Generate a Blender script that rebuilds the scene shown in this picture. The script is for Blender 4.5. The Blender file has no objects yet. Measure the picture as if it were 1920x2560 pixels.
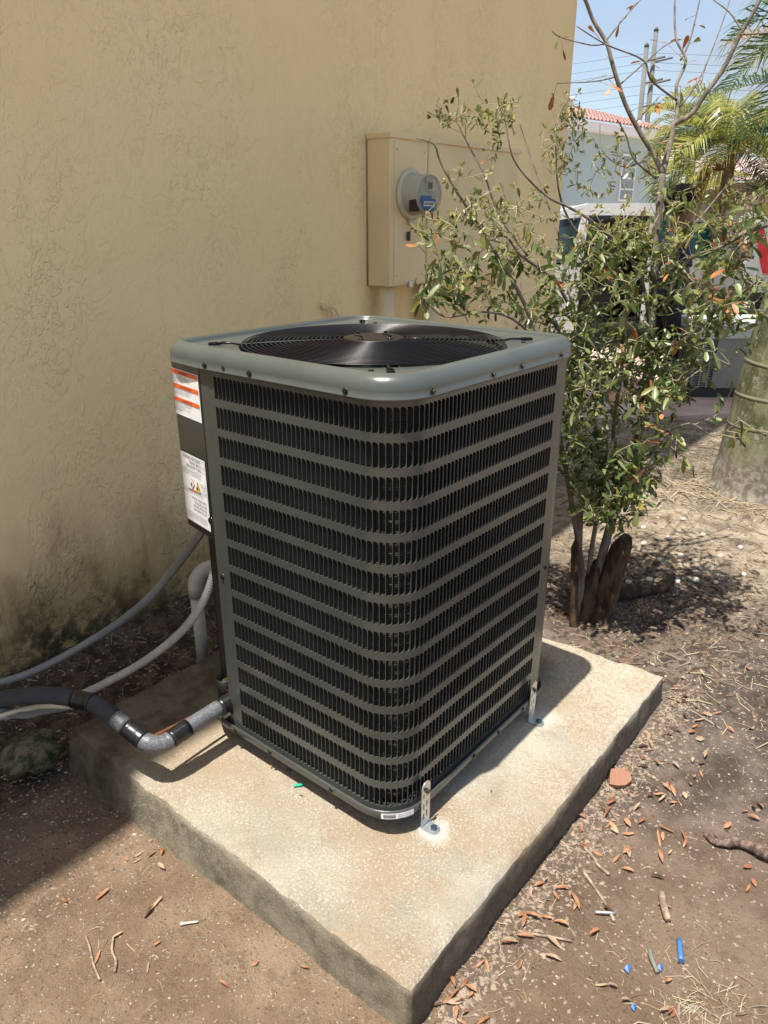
import bpy, math, random
import numpy as np
from mathutils import Vector, Matrix
from math import sin, cos, pi, radians, sqrt, atan2
random.seed(7); RNG = np.random.default_rng(7)
sc = bpy.context.scene
C = sc.collection

# ------------------------------------------------------------------ camera
F = Vector((0.7201, 0.5889, -0.3672)); R_ = Vector((0.6332, -0.7740, 0.0)); U_ = R_.cross(F)
cam_d = bpy.data.cameras.new('camera'); cam = bpy.data.objects.new('camera', cam_d); C.objects.link(cam)
rot = Matrix((R_, U_, -F)).transposed()
cam.matrix_world = Matrix.Translation((-1.0938, -0.8602, 1.4338)) @ rot.to_4x4()
cam_d.sensor_fit = 'VERTICAL'; cam_d.sensor_height = 24.0; cam_d.sensor_width = 18.0
cam_d.lens = 1849.4 * 24 / 2560
cam_d.clip_start = 0.02; cam_d.clip_end = 600
sc.camera = cam

# ------------------------------------------------------------------ light
TO_SUN = Vector((-0.28, 0.03, 1.0)).normalized()
EL = math.asin(TO_SUN.z); AZ = math.atan2(TO_SUN.x, TO_SUN.y)
w = bpy.data.worlds.new('World'); sc.world = w; w.use_nodes = True
nt = w.node_tree; nt.nodes.clear()
out = nt.nodes.new('ShaderNodeOutputWorld'); bg = nt.nodes.new('ShaderNodeBackground')
sky = nt.nodes.new('ShaderNodeTexSky'); sky.sky_type = 'NISHITA'; sky.sun_disc = False
sky.sun_elevation = EL; sky.sun_rotation = AZ % (2 * pi)
sky.air_density = 1.0; sky.dust_density = 1.6; sky.ozone_density = 1.0
# thin white clouds over the whole sky
tc = nt.nodes.new('ShaderNodeTexCoord'); mp = nt.nodes.new('ShaderNodeMapping'); mp.inputs['Scale'].default_value = (1, 1, 2.6)
nz = nt.nodes.new('ShaderNodeTexNoise'); nz.inputs['Scale'].default_value = 2.3; nz.inputs['Detail'].default_value = 9; nz.inputs['Roughness'].default_value = 0.55
rp = nt.nodes.new('ShaderNodeValToRGB'); rp.color_ramp.elements[0].position = 0.40; rp.color_ramp.elements[1].position = 0.74
rp.color_ramp.elements[0].color = (0.16, 0.16, 0.16, 1); rp.color_ramp.elements[1].color = (0.9, 0.9, 0.9, 1)
mx = nt.nodes.new('ShaderNodeMix'); mx.data_type = 'RGBA'; mx.inputs['B'].default_value = (2.3, 2.4, 2.6, 1)
L = nt.links.new
L(tc.outputs['Generated'], mp.inputs['Vector']); L(mp.outputs[0], nz.inputs['Vector']); L(nz.outputs['Fac'], rp.inputs['Fac'])
L(rp.outputs['Color'], mx.inputs['Factor']); L(sky.outputs['Color'], mx.inputs['A'])
L(mx.outputs['Result'], bg.inputs['Color']); L(bg.outputs[0], out.inputs['Surface'])
bg.inputs['Strength'].default_value = 0.13
sd = bpy.data.lights.new('sun', 'SUN'); sd.energy = 5.0; sd.angle = radians(0.53); sd.color = (1.0, 0.945, 0.855)
sun = bpy.data.objects.new('sun', sd); C.objects.link(sun)
sun.rotation_euler = TO_SUN.to_track_quat('Z', 'Y').to_euler(); sun.location = (0, 0, 12)
sc.view_settings.view_transform = 'Standard'; sc.view_settings.look = 'None'
sc.view_settings.exposure = 0.80; sc.view_settings.gamma = 1.0; sc.view_settings.use_curve_mapping = False
sc.render.engine = 'CYCLES'
sc.cycles.max_bounces = 8; sc.cycles.diffuse_bounces = 5; sc.cycles.transparent_max_bounces = 8

# ------------------------------------------------------------------ helpers
def tag(o, label=None, cat=None, group=None, kind=None):
    if label: o['label'] = label
    if cat: o['category'] = cat
    if group: o['group'] = group
    if kind: o['kind'] = kind
    return o
def thing(name, label, cat, loc=(0, 0, 0), group=None):
    o = bpy.data.objects.new(name, None); o.empty_display_size = 0.05; C.objects.link(o); o.location = loc
    return tag(o, label, cat, group)
def wloc(o):
    v = Vector((0, 0, 0))
    while o is not None:
        v = v + o.location; o = o.parent
    return v
class MB:
    def __init__(s): s.v = []; s.f = []; s.m = []; s.sm = []
    def add(s, vs, fs, m=0, smooth=False):
        b = len(s.v); s.v.extend([tuple(v) for v in vs])
        for f in fs: s.f.append(tuple(b + i for i in f)); s.m.append(m); s.sm.append(smooth)
    def box(s, a, b, m=0, bev=0.0):
        x0, y0, z0 = a; x1, y1, z1 = b
        if bev <= 0:
            s.add([(x0,y0,z0),(x1,y0,z0),(x1,y1,z0),(x0,y1,z0),(x0,y0,z1),(x1,y0,z1),(x1,y1,z1),(x0,y1,z1)],
                  [(0,3,2,1),(4,5,6,7),(0,1,5,4),(1,2,6,5),(2,3,7,6),(3,0,4,7)], m)
        else:
            c = [(x0,y0),(x1,y0),(x1,y1),(x0,y1)]; ring = []
            for i,(cx,cy) in enumerate(c):
                sx = 1 if cx == x0 else -1; sy = 1 if cy == y0 else -1
                p1 = (cx, cy + sy*bev); p2 = (cx + sx*bev, cy)
                ring += [p1, p2] if i in (0, 2) else [p2, p1]
            n = len(ring); vs = []
            def ins(p, d): 
                return (min(max(p[0], x0 + d), x1 - d), min(max(p[1], y0 + d), y1 - d))
            for z, d in ((z0, bev), (z0 + bev, 0), (z1 - bev, 0), (z1, bev)):
                for p in ring: q = ins(p, d); vs.append((q[0], q[1], z))
            fs = [tuple(reversed(range(n))), tuple(range(3*n, 4*n))]
            for k in range(3):
                for i in range(n): fs.append((k*n+i, k*n+(i+1)%n, (k+1)*n+(i+1)%n, (k+1)*n+i))
            s.add(vs, fs, m)
    def tube(s, pts, r, n=8, m=0, caps=True, smooth=True):
        pts = [Vector(p) for p in pts]; k = len(pts)
        rr = r if isinstance(r, (list, tuple)) else [r]*k
        t = (pts[1]-pts[0]).normalized()
        nrm = t.orthogonal().normalized(); vs = []
        for i in range(k):
            if i == 0: tt = pts[1]-pts[0]
            elif i == k-1: tt = pts[-1]-pts[-2]
            else: tt = (pts[i+1]-pts[i]).normalized() + (pts[i]-pts[i-1]).normalized()
            tt.normalize()
            nrm = (nrm - tt*nrm.dot(tt)).normalized(); bn = tt.cross(nrm)
            for j in range(n):
                a = 2*pi*j/n; vs.append(pts[i] + (nrm*cos(a) + bn*sin(a))*rr[i])
        fs = []
        for i in range(k-1):
            for j in range(n): fs.append((i*n+j, i*n+(j+1)%n, (i+1)*n+(j+1)%n, (i+1)*n+j))
        s.add(vs, fs, m, smooth)
        if caps:
            b = len(s.v) - k*n
            s.f.append(tuple(b+j for j in reversed(range(n)))); s.m.append(m); s.sm.append(False)
            s.f.append(tuple(b+(k-1)*n+j for j in range(n))); s.m.append(m); s.sm.append(False)
    def loft(s, rings, closed=True, m=0, smooth=True, cap0=False, cap1=False):
        n = len(rings[0]); vs = [p for r in rings for p in r]; fs = []
        for i in range(len(rings)-1):
            for j in range(n if closed else n-1):
                fs.append((i*n+j, i*n+(j+1)%n, (i+1)*n+(j+1)%n, (i+1)*n+j))
        s.add(vs, fs, m, smooth)
        b = len(s.v) - len(vs)
        if cap0: s.f.append(tuple(b+j for j in reversed(range(n)))); s.m.append(m); s.sm.append(False)
        if cap1: s.f.append(tuple(b+(len(rings)-1)*n+j for j in range(n))); s.m.append(m); s.sm.append(False)
    def cyl(s, c, r, h, axis='z', n=16, m=0, r2=None, smooth=True):
        c = Vector(c); d = {'x': Vector((1,0,0)), 'y': Vector((0,1,0)), 'z': Vector((0,0,1))}[axis] if isinstance(axis, str) else Vector(axis).normalized()
        s.tube([c, c + d*h], [r, r if r2 is None else r2], n, m, True, smooth)
    def mesh(s, name, mats, org):
        me = bpy.data.meshes.new(name)
        me.from_pydata([(x-org[0], y-org[1], z-org[2]) for x, y, z in s.v], [], s.f)
        for m in mats: me.materials.append(m)
        if len(mats) > 1: me.polygons.foreach_set('material_index', s.m)
        me.polygons.foreach_set('use_smooth', s.sm); me.update()
        return me
    def build(s, name, mats, parent=None, org=None):
        if not isinstance(mats, (list, tuple)): mats = [mats]
        if org is None:
            a = np.array(s.v); org = (a.min(0) + a.max(0))/2
            if parent is None: org[2] = a[:, 2].min()
        org = Vector([float(q) for q in org])
        me = s.mesh(name, mats, org)
        o = bpy.data.objects.new(name, me); C.objects.link(o)
        o.location = org - (wloc(parent) if parent else Vector((0,0,0)))
        if parent: o.parent = parent
        return o
def smoothpath(pts, n=6):
    P = [Vector(p) for p in pts]; o = []
    for i in range(len(P)-1):
        p0 = P[max(i-1,0)]; p1 = P[i]; p2 = P[i+1]; p3 = P[min(i+2,len(P)-1)]
        for k in range(n):
            t = k/n
            o.append(0.5*((2*p1) + (p2-p0)*t + (2*p0-5*p1+4*p2-p3)*t*t + (3*p1-p0-3*p2+p3)*t**3))
    o.append(P[-1]); return o
def grid_obj(name, X, Y, Z, mat, parent=None, smooth=True, wrap=False):
    X = np.asarray(X, float); ny, nx = X.shape
    co = np.stack([X, Y, Z], -1).reshape(-1, 3)
    i = np.arange(nx-1)[None, :] + nx*np.arange(ny-1)[:, None]
    q = np.stack([i, i+1, i+1+nx, i+nx], -1).reshape(-1, 4)
    me = bpy.data.meshes.new(name)
    me.vertices.add(len(co)); me.vertices.foreach_set('co', co.ravel().astype(np.float32))
    me.loops.add(q.size); me.loops.foreach_set('vertex_index', q.ravel().astype(np.int32))
    me.polygons.add(len(q)); me.polygons.foreach_set('loop_start', (np.arange(len(q))*4).astype(np.int32))
    me.polygons.foreach_set('use_smooth', np.full(len(q), smooth))
    me.update(calc_edges=True); me.validate()
    me.materials.append(mat)
    o = bpy.data.objects.new(name, me); C.objects.link(o)
    if parent: o.parent = parent; o.location = -wloc(parent)
    return o
_tab = RNG.random((64, 64, 4))
def vnoise(x, y, k=0):
    x = np.asarray(x, float); y = np.asarray(y, float)
    xi = np.floor(x).astype(int); yi = np.floor(y).astype(int); fx = x-xi; fy = y-yi
    fx = fx*fx*(3-2*fx); fy = fy*fy*(3-2*fy); T = _tab[..., k]
    g = lambda a, b: T[a & 63, b & 63]
    return (g(xi,yi)*(1-fx)+g(xi+1,yi)*fx)*(1-fy) + (g(xi,yi+1)*(1-fx)+g(xi+1,yi+1)*fx)*fy - 0.5
def fbm(x, y, o=4, k=0):
    s = 0; a = 1
    for i in range(o): s = s + a*vnoise(x*2**i+17*i, y*2**i+5*i, k); a *= 0.5
    return s

# ------------------------------------------------------------------ materials
class NG:
    def __init__(s, name):
        s.mat = bpy.data.materials.new(name); s.mat.use_nodes = True; s.t = s.mat.node_tree; s.t.nodes.clear()
        s.out = s.t.nodes.new('ShaderNodeOutputMaterial'); s.b = s.t.nodes.new('ShaderNodeBsdfPrincipled')
        s.t.links.new(s.b.outputs[0], s.out.inputs['Surface'])
        s.geo = s.t.nodes.new('ShaderNodeNewGeometry'); s.pos = s.geo.outputs['Position']
    def n(s, ty, **kw):
        d = s.t.nodes.new('ShaderNode' + ty)
        for k, v in kw.items(): setattr(d, k, v)
        return d
    def lk(s, a, b): s.t.links.new(a, b)
    def put(s, a, sock):
        if isinstance(a, (int, float)): sock.default_value = a
        elif isinstance(a, tuple): sock.default_value = a if len(a) == 4 or len(sock.default_value) == 3 else (*a, 1)
        else: s.lk(a, sock)
    def scale(s, sx, sy, sz, off=(0,0,0)):
        d = s.n('Mapping'); s.lk(s.pos, d.inputs['Vector']); d.inputs['Scale'].default_value = (sx, sy, sz); d.inputs['Location'].default_value = off
        return d.outputs[0]
    def noise(s, sc_, det=4, rough=0.55, vec=None, dist=0.0):
        d = s.n('TexNoise'); s.lk(vec or s.pos, d.inputs['Vector']); d.inputs['Scale'].default_value = sc_
        d.inputs['Detail'].default_value = det; d.inputs['Roughness'].default_value = rough; d.inputs['Distortion'].default_value = dist
        return d.outputs['Fac']
    def vor(s, sc_, feature='F1', vec=None, outp='Distance', rnd=1.0):
        d = s.n('TexVoronoi', feature=feature); s.lk(vec or s.pos, d.inputs['Vector']); d.inputs['Scale'].default_value = sc_
        d.inputs['Randomness'].default_value = rnd
        return d.outputs[outp]
    def ramp(s, f, lo, hi, a=0.0, b=1.0):
        d = s.n('MapRange', interpolation_type='SMOOTHSTEP'); s.lk(f, d.inputs['Value'])
        d.inputs['From Min'].default_value = lo; d.inputs['From Max'].default_value = hi
        d.inputs['To Min'].default_value = a; d.inputs['To Max'].default_value = b
        return d.outputs['Result']
    def math(s, op, a, b=None):
        d = s.n('Math', operation=op); s.put(a, d.inputs[0])
        if b is not None: s.put(b, d.inputs[1])
        return d.outputs[0]
    def mix(s, f, a, b, mode='MIX'):
        d = s.n('Mix', data_type='RGBA', blend_type=mode); s.put(f, d.inputs['Factor'])
        s.put(a, d.inputs['A']); s.put(b, d.inputs['B']); return d.outputs['Result']
    def xyz(s):
        d = s.n('SeparateXYZ'); s.lk(s.pos, d.inputs[0]); return d.outputs
    def set(s, color=None, rough=None, metal=None, spec=None, **kw):
        if color is not None: s.put(color, s.b.inputs['Base Color'])
        if rough is not None: s.put(rough, s.b.inputs['Roughness'])
        if metal is not None: s.put(metal, s.b.inputs['Metallic'])
        if spec is not None: s.put(spec, s.b.inputs['Specular IOR Level'])
        for k, v in kw.items(): s.put(v, s.b.inputs[k])
        return s
    def bump(s, h, dist=0.005, strength=1.0, prev=None):
        d = s.n('Bump'); d.inputs['Distance'].default_value = dist; d.inputs['Strength'].default_value = strength
        s.lk(h, d.inputs['Height'])
        if prev: s.lk(prev, d.inputs['Normal'])
        s.lk(d.outputs[0], s.b.inputs['Normal']); return d.outputs[0]
def simple(name, col, rough=0.5, metal=0.0, spec=0.5, var=0.12, vs=8.0, bump=0.0, bs=60.0, **kw):
    g = NG(name)
    c2 = tuple(min(1, c*(1+var)) for c in col); c1 = tuple(c*(1-var) for c in col)
    g.set(g.mix(g.ramp(g.noise(vs, 5), 0.3, 0.7), c1, c2), rough, metal, spec, **kw)
    if bump: g.bump(g.noise(bs, 4), bump)
    return g.mat
MAT = {}
def stucco():
    g = NG('painted_stucco'); x, y, z = g.xyz()
    v = g.scale(1, 1, 0.55)
    patch = g.ramp(g.noise(1.9, 5, 0.62, v), 0.34, 0.64, 0.14, 1.0)
    patch2 = g.ramp(g.noise(5.0, 3, 0.6, g.scale(1, 1, 0.4, (3, 0, 7))), 0.34, 0.60, 0.12, 1.0)
    pm = g.math('MULTIPLY', patch, patch2)
    worm = g.ramp(g.noise(30, 3, 0.55, g.scale(1, 1, 0.7), 0.5), 0.53, 0.585)
    blob = g.ramp(g.noise(66, 2, 0.5, g.scale(1, 1, 0.8)), 0.555, 0.62)
    edge = g.ramp(g.noise(11, 5, 0.62, g.scale(1, 1, 0.5, (1, 0, 2)), 0.7), 0.495, 0.535)
    low = g.ramp(z, 0.75, 0.15, 0.75, 1.6)
    rid = g.math('MULTIPLY', low, g.math('MULTIPLY', g.math('MAXIMUM', g.math('MULTIPLY', worm, 0.9), g.math('MULTIPLY', blob, 0.7)), pm))
    sm = g.math('MULTIPLY', g.noise(3.0, 4, 0.5), 0.9)
    fine = g.math('MULTIPLY', g.noise(300, 3, 0.6), 0.07)
    h = g.math('ADD', g.math('ADD', rid, g.math('MULTIPLY', edge, g.math('ADD', g.math('MULTIPLY', patch, 0.3), 0.12))), g.math('ADD', sm, fine))
    base = g.mix(g.ramp(g.noise(1.1, 4), 0.3, 0.7), (0.85, 0.665, 0.355), (0.90, 0.72, 0.40))
    base = g.mix(g.math('MULTIPLY', g.ramp(g.noise(2.2, 5, 0.6), 0.55, 0.75), 0.25), base, (0.60, 0.44, 0.30))
    # splash-back dirt and moss climbing from the ground, in its own uneven shape
    zz = g.math('ADD', z, g.math('MULTIPLY', g.math('SUBTRACT', g.noise(2.6, 6, 0.65, g.scale(1, 1, 0.5)), 0.5), 0.9))
    d1 = g.ramp(zz, 0.52, 0.0)
    base = g.mix(g.math('MULTIPLY', d1, 0.8), base, g.mix(g.ramp(g.noise(9, 5), 0.4, 0.6), (0.23, 0.145, 0.055), (0.33, 0.22, 0.095)))
    d2 = g.math('MULTIPLY', g.ramp(zz, 0.17, -0.12), g.ramp(g.noise(14, 6, 0.7), 0.40, 0.56))
    base = g.mix(g.math('MULTIPLY', d2, 0.95), base, (0.035, 0.033, 0.018))
    mo = g.math('MULTIPLY', g.ramp(zz, 0.36, 0.0), g.ramp(g.noise(6.5, 6, 0.7, g.scale(1, 1, 0.6, (4, 4, 4))), 0.53, 0.63))
    base = g.mix(g.math('MULTIPLY', mo, 0.7), base, (0.068, 0.060, 0.022))
    base = g.mix(g.math('MULTIPLY', g.math('MULTIPLY', worm, pm), 0.05), base, (0.33, 0.24, 0.13))
    st = g.math('MULTIPLY', g.ramp(g.noise(1.0, 5, 0.6, g.scale(11, 11, 0.9)), 0.54, 0.70), g.ramp(g.math('ADD', z, g.math('MULTIPLY', g.noise(3, 4), 0.5)), 1.15, 0.35))
    base = g.mix(g.math('MULTIPLY', st, 0.55), base, (0.24, 0.15, 0.06))
    g.set(base, 0.62, spec=0.35); g.bump(h, 0.0042, 0.9); return g.mat
def soil():
    g = NG('sandy_soil'); x, y, z = g.xyz()
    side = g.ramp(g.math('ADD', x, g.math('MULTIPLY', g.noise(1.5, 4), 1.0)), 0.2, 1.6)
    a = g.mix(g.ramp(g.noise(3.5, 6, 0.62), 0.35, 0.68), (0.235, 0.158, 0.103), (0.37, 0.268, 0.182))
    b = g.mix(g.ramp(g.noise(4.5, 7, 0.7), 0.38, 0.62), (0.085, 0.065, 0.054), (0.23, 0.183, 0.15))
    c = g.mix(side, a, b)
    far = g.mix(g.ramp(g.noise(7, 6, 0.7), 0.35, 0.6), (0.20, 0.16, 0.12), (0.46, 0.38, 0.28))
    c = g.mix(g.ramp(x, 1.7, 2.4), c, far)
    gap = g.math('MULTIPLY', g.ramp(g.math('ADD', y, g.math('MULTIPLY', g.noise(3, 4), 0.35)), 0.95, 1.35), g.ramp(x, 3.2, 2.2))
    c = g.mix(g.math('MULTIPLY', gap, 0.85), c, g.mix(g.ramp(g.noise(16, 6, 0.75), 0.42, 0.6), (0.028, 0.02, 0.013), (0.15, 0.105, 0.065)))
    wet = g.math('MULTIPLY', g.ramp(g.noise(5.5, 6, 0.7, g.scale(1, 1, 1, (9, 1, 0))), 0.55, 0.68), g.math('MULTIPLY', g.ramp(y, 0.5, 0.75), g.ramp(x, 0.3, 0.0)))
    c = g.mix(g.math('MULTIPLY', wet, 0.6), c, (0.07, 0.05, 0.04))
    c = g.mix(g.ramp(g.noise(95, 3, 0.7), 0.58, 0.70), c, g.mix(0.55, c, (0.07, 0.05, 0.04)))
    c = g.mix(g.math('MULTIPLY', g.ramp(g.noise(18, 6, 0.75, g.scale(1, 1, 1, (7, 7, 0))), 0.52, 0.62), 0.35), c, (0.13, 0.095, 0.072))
    h = g.math('ADD', g.noise(30, 8, 0.75), g.math('MULTIPLY', g.noise(150, 4, 0.7), 0.5))
    g.set(c, 0.92, spec=0.15); g.bump(h, 0.022, 1.0); return g.mat
def concrete():
    g = NG('weathered_concrete'); x, y, z = g.xyz()
    c = g.mix(g.ramp(g.noise(2.8, 7, 0.62), 0.3, 0.7), (0.40, 0.335, 0.245), (0.51, 0.465, 0.375))
    c = g.mix(g.math('MULTIPLY', g.ramp(g.noise(1.9, 5, 0.6, g.scale(1, 1, 1, (5, 2, 0))), 0.44, 0.62), 0.65), c, (0.40, 0.285, 0.18))
    c = g.mix(g.math('MULTIPLY', g.ramp(g.noise(7.5, 6, 0.7, g.scale(1, 1, 1, (8, 5, 0))), 0.50, 0.64), 0.4), c, (0.33, 0.245, 0.165))
    c = g.mix(g.math('MULTIPLY', g.ramp(g.noise(4.4, 6, 0.65, g.scale(1, 1, 1, (1, 8, 0))), 0.52, 0.66), 0.45), c, (0.36, 0.36, 0.30))
    grit = g.noise(150, 4, 0.8)
    c = g.mix(g.math('MULTIPLY', g.ramp(grit, 0.54, 0.62), g.ramp(g.noise(6, 5, 0.6), 0.35, 0.6, 0.25, 0.95)), c, (0.70, 0.66, 0.55))
    c = g.mix(g.ramp(g.noise(120, 4, 0.8, g.scale(1, 1, 1, (2, 2, 2))), 0.57, 0.66), c, (0.30, 0.24, 0.165))
    wf = g.ramp(g.math('ADD', g.math('SUBTRACT', x, y), g.math('MULTIPLY', g.noise(3, 5, 0.6), 1.2)), 0.95, 1.7)
    c = g.mix(g.math('MULTIPLY', wf, g.math('MULTIPLY', g.ramp(g.noise(60, 5, 0.8), 0.42, 0.6), 0.4)), c, (0.72, 0.68, 0.58))
    def disc(cx, cy, r, r2):
        d = g.n('CombineXYZ'); d.inputs[0].default_value = cx; d.inputs[1].default_value = cy; g.lk(z, d.inputs[2])
        e = g.n('VectorMath', operation='DISTANCE'); g.lk(g.pos, e.inputs[0]); g.lk(d.outputs[0], e.inputs[1])
        q = g.math('ADD', e.outputs['Value'], g.math('MULTIPLY', g.math('SUBTRACT', g.noise(22, 5, 0.7), 0.5), 0.09))
        return g.ramp(q, r2, r)
    c = g.mix(g.math('MULTIPLY', disc(0.10, -0.045, 0.01, 0.062), 0.75), c, (0.80, 0.79, 0.74))   # drill dust
    c = g.mix(g.math('MULTIPLY', disc(0.68, -0.03, 0.01, 0.08), 0.6), c, (0.72, 0.70, 0.64))
    c = g.mix(g.math('MULTIPLY', disc(0.88, 0.16, 0.06, 0.17), 0.75), c, (0.10, 0.075, 0.05))    # damp stain
    # moss and damp on the sides below the top, with painted shade on the front face
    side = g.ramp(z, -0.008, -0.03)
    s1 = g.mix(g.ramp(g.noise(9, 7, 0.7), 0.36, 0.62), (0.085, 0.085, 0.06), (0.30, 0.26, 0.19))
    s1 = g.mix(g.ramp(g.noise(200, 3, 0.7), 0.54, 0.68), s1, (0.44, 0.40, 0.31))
    fr = g.math('MULTIPLY', g.ramp(y, -0.235, -0.246), g.ramp(g.math('ADD', x, g.math('MULTIPLY', g.noise(9, 4), 0.04)), -0.262, -0.235))  # front face coloured darker to deepen its shade
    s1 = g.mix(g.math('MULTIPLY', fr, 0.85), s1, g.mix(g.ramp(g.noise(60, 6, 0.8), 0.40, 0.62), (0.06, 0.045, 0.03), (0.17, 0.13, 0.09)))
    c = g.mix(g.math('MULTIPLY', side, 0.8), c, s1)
    mb = g.math('MULTIPLY', g.ramp(g.math('ADD', y, g.math('MULTIPLY', g.noise(4, 5, 0.6), 0.5)), 0.92, 1.12), 0.9)  # back end of the slab darkened in colour to deepen the eave shade
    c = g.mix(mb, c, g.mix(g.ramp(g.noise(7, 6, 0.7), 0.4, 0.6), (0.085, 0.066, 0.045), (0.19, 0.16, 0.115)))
    h = g.math('ADD', g.noise(170, 5, 0.8), g.math('MULTIPLY', g.noise(40, 5, 0.6), 1.0))
    g.set(c, 0.88, spec=0.2); g.bump(h, 0.009, 1.0); return g.mat
def paint(name, col, rough=0.36, spec=0.5):
    g = NG(name)
    c = g.mix(g.ramp(g.noise(5, 4), 0.35, 0.65), tuple(v*0.93 for v in col), tuple(v*1.07 for v in col))
    dust = g.math('MULTIPLY', g.ramp(g.noise(6, 3, 0.5), 0.4, 0.8), 0.03)
    c = g.mix(dust, c, (0.35, 0.33, 0.28))
    g.set(c, rough, spec=spec)
    return g.mat
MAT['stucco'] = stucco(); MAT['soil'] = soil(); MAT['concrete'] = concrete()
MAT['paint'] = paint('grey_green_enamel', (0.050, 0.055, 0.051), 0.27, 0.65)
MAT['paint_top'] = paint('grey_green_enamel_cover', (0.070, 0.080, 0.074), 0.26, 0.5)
MAT['fin'] = paint('shade_darkened_louver_enamel', (0.018, 0.020, 0.019), 0.55, 0.15)  # same enamel as the panel, colour darkened for the shade in the slots
MAT['black'] = simple('black_plastic', (0.012, 0.012, 0.013), 0.35)
MAT['wire'] = simple('glossy_black_wire', (0.006, 0.005, 0.008), 0.28, spec=0.35)
MAT['dark'] = simple('dark_inner_sheet', (0.018, 0.020, 0.021), 0.6)
MAT['galv'] = simple('galvanised_steel', (0.62, 0.63, 0.62), 0.38, metal=0.85, vs=40, bump=0.0003)
MAT['bolt'] = simple('blue_grey_bolt', (0.045, 0.07, 0.10), 0.35, metal=0.4)
MAT['screw'] = simple('dark_chromed_screw', (0.035, 0.033, 0.03), 0.15, metal=0.6, spec=1.0)
MAT['label'] = simple('white_vinyl_label', (0.80, 0.81, 0.83), 0.4, var=0.02)
MAT['orange'] = simple('orange_print', (0.80, 0.13, 0.015), 0.45, var=0.03)
MAT['ink'] = simple('black_print', (0.03, 0.03, 0.035), 0.5)
MAT['redp'] = simple('red_print', (0.62, 0.09, 0.05), 0.5)
MAT['yellow'] = simple('yellow_print', (0.85, 0.52, 0.02), 0.45, var=0.03)
MAT['beige'] = simple('beige_painted_metal', (0.70, 0.56, 0.32), 0.45, var=0.06, vs=3)
MAT['beige_pipe'] = simple('beige_painted_pipe', (0.68, 0.54, 0.31), 0.5, var=0.1, vs=6)
MAT['meter_grey'] = simple('pale_grey_meter_plastic', (0.40, 0.385, 0.30), 0.42, var=0.04)
MAT['meter_ring'] = simple('weathered_meter_ring', (0.52, 0.47, 0.34), 0.5, var=0.08)
MAT['blue'] = simple('blue_meter_face', (0.035, 0.13, 0.36), 0.4)
MAT['face'] = simple('meter_face_plate', (0.42, 0.42, 0.34), 0.5, var=0.03)
MAT['lcd'] = simple('grey_display', (0.11, 0.13, 0.12), 0.3)
MAT['pvc'] = simple('grey_white_pvc', (0.50, 0.47, 0.40), 0.45, var=0.16, vs=10)
MAT['conduit'] = simple('grey_flexible_conduit', (0.17, 0.18, 0.18), 0.45, var=0.15, vs=9)
MAT['whip'] = simple('pale_ribbed_conduit', (0.34, 0.34, 0.32), 0.4, var=0.15, vs=12)
MAT['foam'] = simple('dark_grey_foam', (0.035, 0.035, 0.040), 0.85, var=0.2, vs=20, bump=0.0006, bs=400)
def sparkle():
    g = NG('speckled_grey_foam')
    c = g.mix(g.ramp(g.noise(300, 2, 0.8), 0.48, 0.68), (0.085, 0.089, 0.098), (0.20, 0.21, 0.228))
    g.set(c, 0.35, spec=0.6); g.bump(g.noise(300, 3, 0.7), 0.001, 0.9); return g.mat
MAT['foam2'] = sparkle()
MAT['tape'] = simple('black_tape', (0.010, 0.010, 0.011), 0.3, var=0.1, bump=0.0006, bs=120)
MAT['copper'] = simple('copper_tube', (0.78, 0.33, 0.18), 0.3, metal=0.9, vs=30)
MAT['brass'] = simple('brass_fitting', (0.78, 0.56, 0.20), 0.28, metal=0.95)
MAT['cable'] = simple('cream_cable', (0.52, 0.47, 0.36), 0.5)
def glass():
    g = NG('clear_meter_glass'); g.set((0.9, 0.92, 0.9), 0.04, spec=0.5)
    g.b.inputs['Transmission Weight'].default_value = 1.0; g.b.inputs['IOR'].default_value = 1.18
    return g.mat
MAT['glass'] = glass()
def coilmat():
    g = NG('black_coil_fins')
    wv = g.n('TexWave', wave_type='BANDS', bands_direction='Z'); g.lk(g.pos, wv.inputs['Vector']); wv.inputs['Scale'].default_value = 62
    c = g.mix(g.ramp(wv.outputs['Fac'], 0.55, 0.95), (0.012, 0.011, 0.010), (0.075, 0.062, 0.050))
    g.set(c, 0.5, metal=0.3); return g.mat
MAT['coil'] = coilmat()
def leafm(name, a, b, rough=0.42, trans=0.33):
    g = NG(name)
    c = g.mix(g.ramp(g.noise(14, 3, 0.6), 0.35, 0.65), a, b)
    c = g.mix(g.ramp(g.noise(120, 3), 0.45, 0.7), c, tuple(v*1.25 for v in a))
    g.set(c, rough, spec=0.5)
    tr = g.n('BsdfTranslucent'); g.lk(c, tr.inputs['Color']); ms = g.n('MixShader'); ms.inputs[0].default_value = trans
    g.lk(g.b.outputs[0], ms.inputs[1]); g.lk(tr.outputs[0], ms.inputs[2]); g.lk(ms.outputs[0], g.out.inputs['Surface'])
    return g.mat
MAT['leafA'] = leafm('dark_green_leaf', (0.048, 0.080, 0.018), (0.115, 0.155, 0.040), 0.34)
MAT['leafB'] = leafm('grey_green_leaf', (0.16, 0.20, 0.075), (0.28, 0.32, 0.13), 0.38)
MAT['leafC'] = leafm('yellow_green_leaf', (0.17, 0.17, 0.035), (0.30, 0.27, 0.07))
MAT['leafD'] = leafm('dry_orange_leaf', (0.30, 0.10, 0.035), (0.50, 0.22, 0.08), 0.5, 0.15)
MAT['litter'] = leafm('fallen_orange_leaf', (0.20, 0.085, 0.04), (0.42, 0.20, 0.095), 0.55, 0.05)
MAT['litter2'] = leafm('fallen_tan_leaf', (0.24, 0.165, 0.105), (0.40, 0.30, 0.19), 0.65, 0.05)
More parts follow.
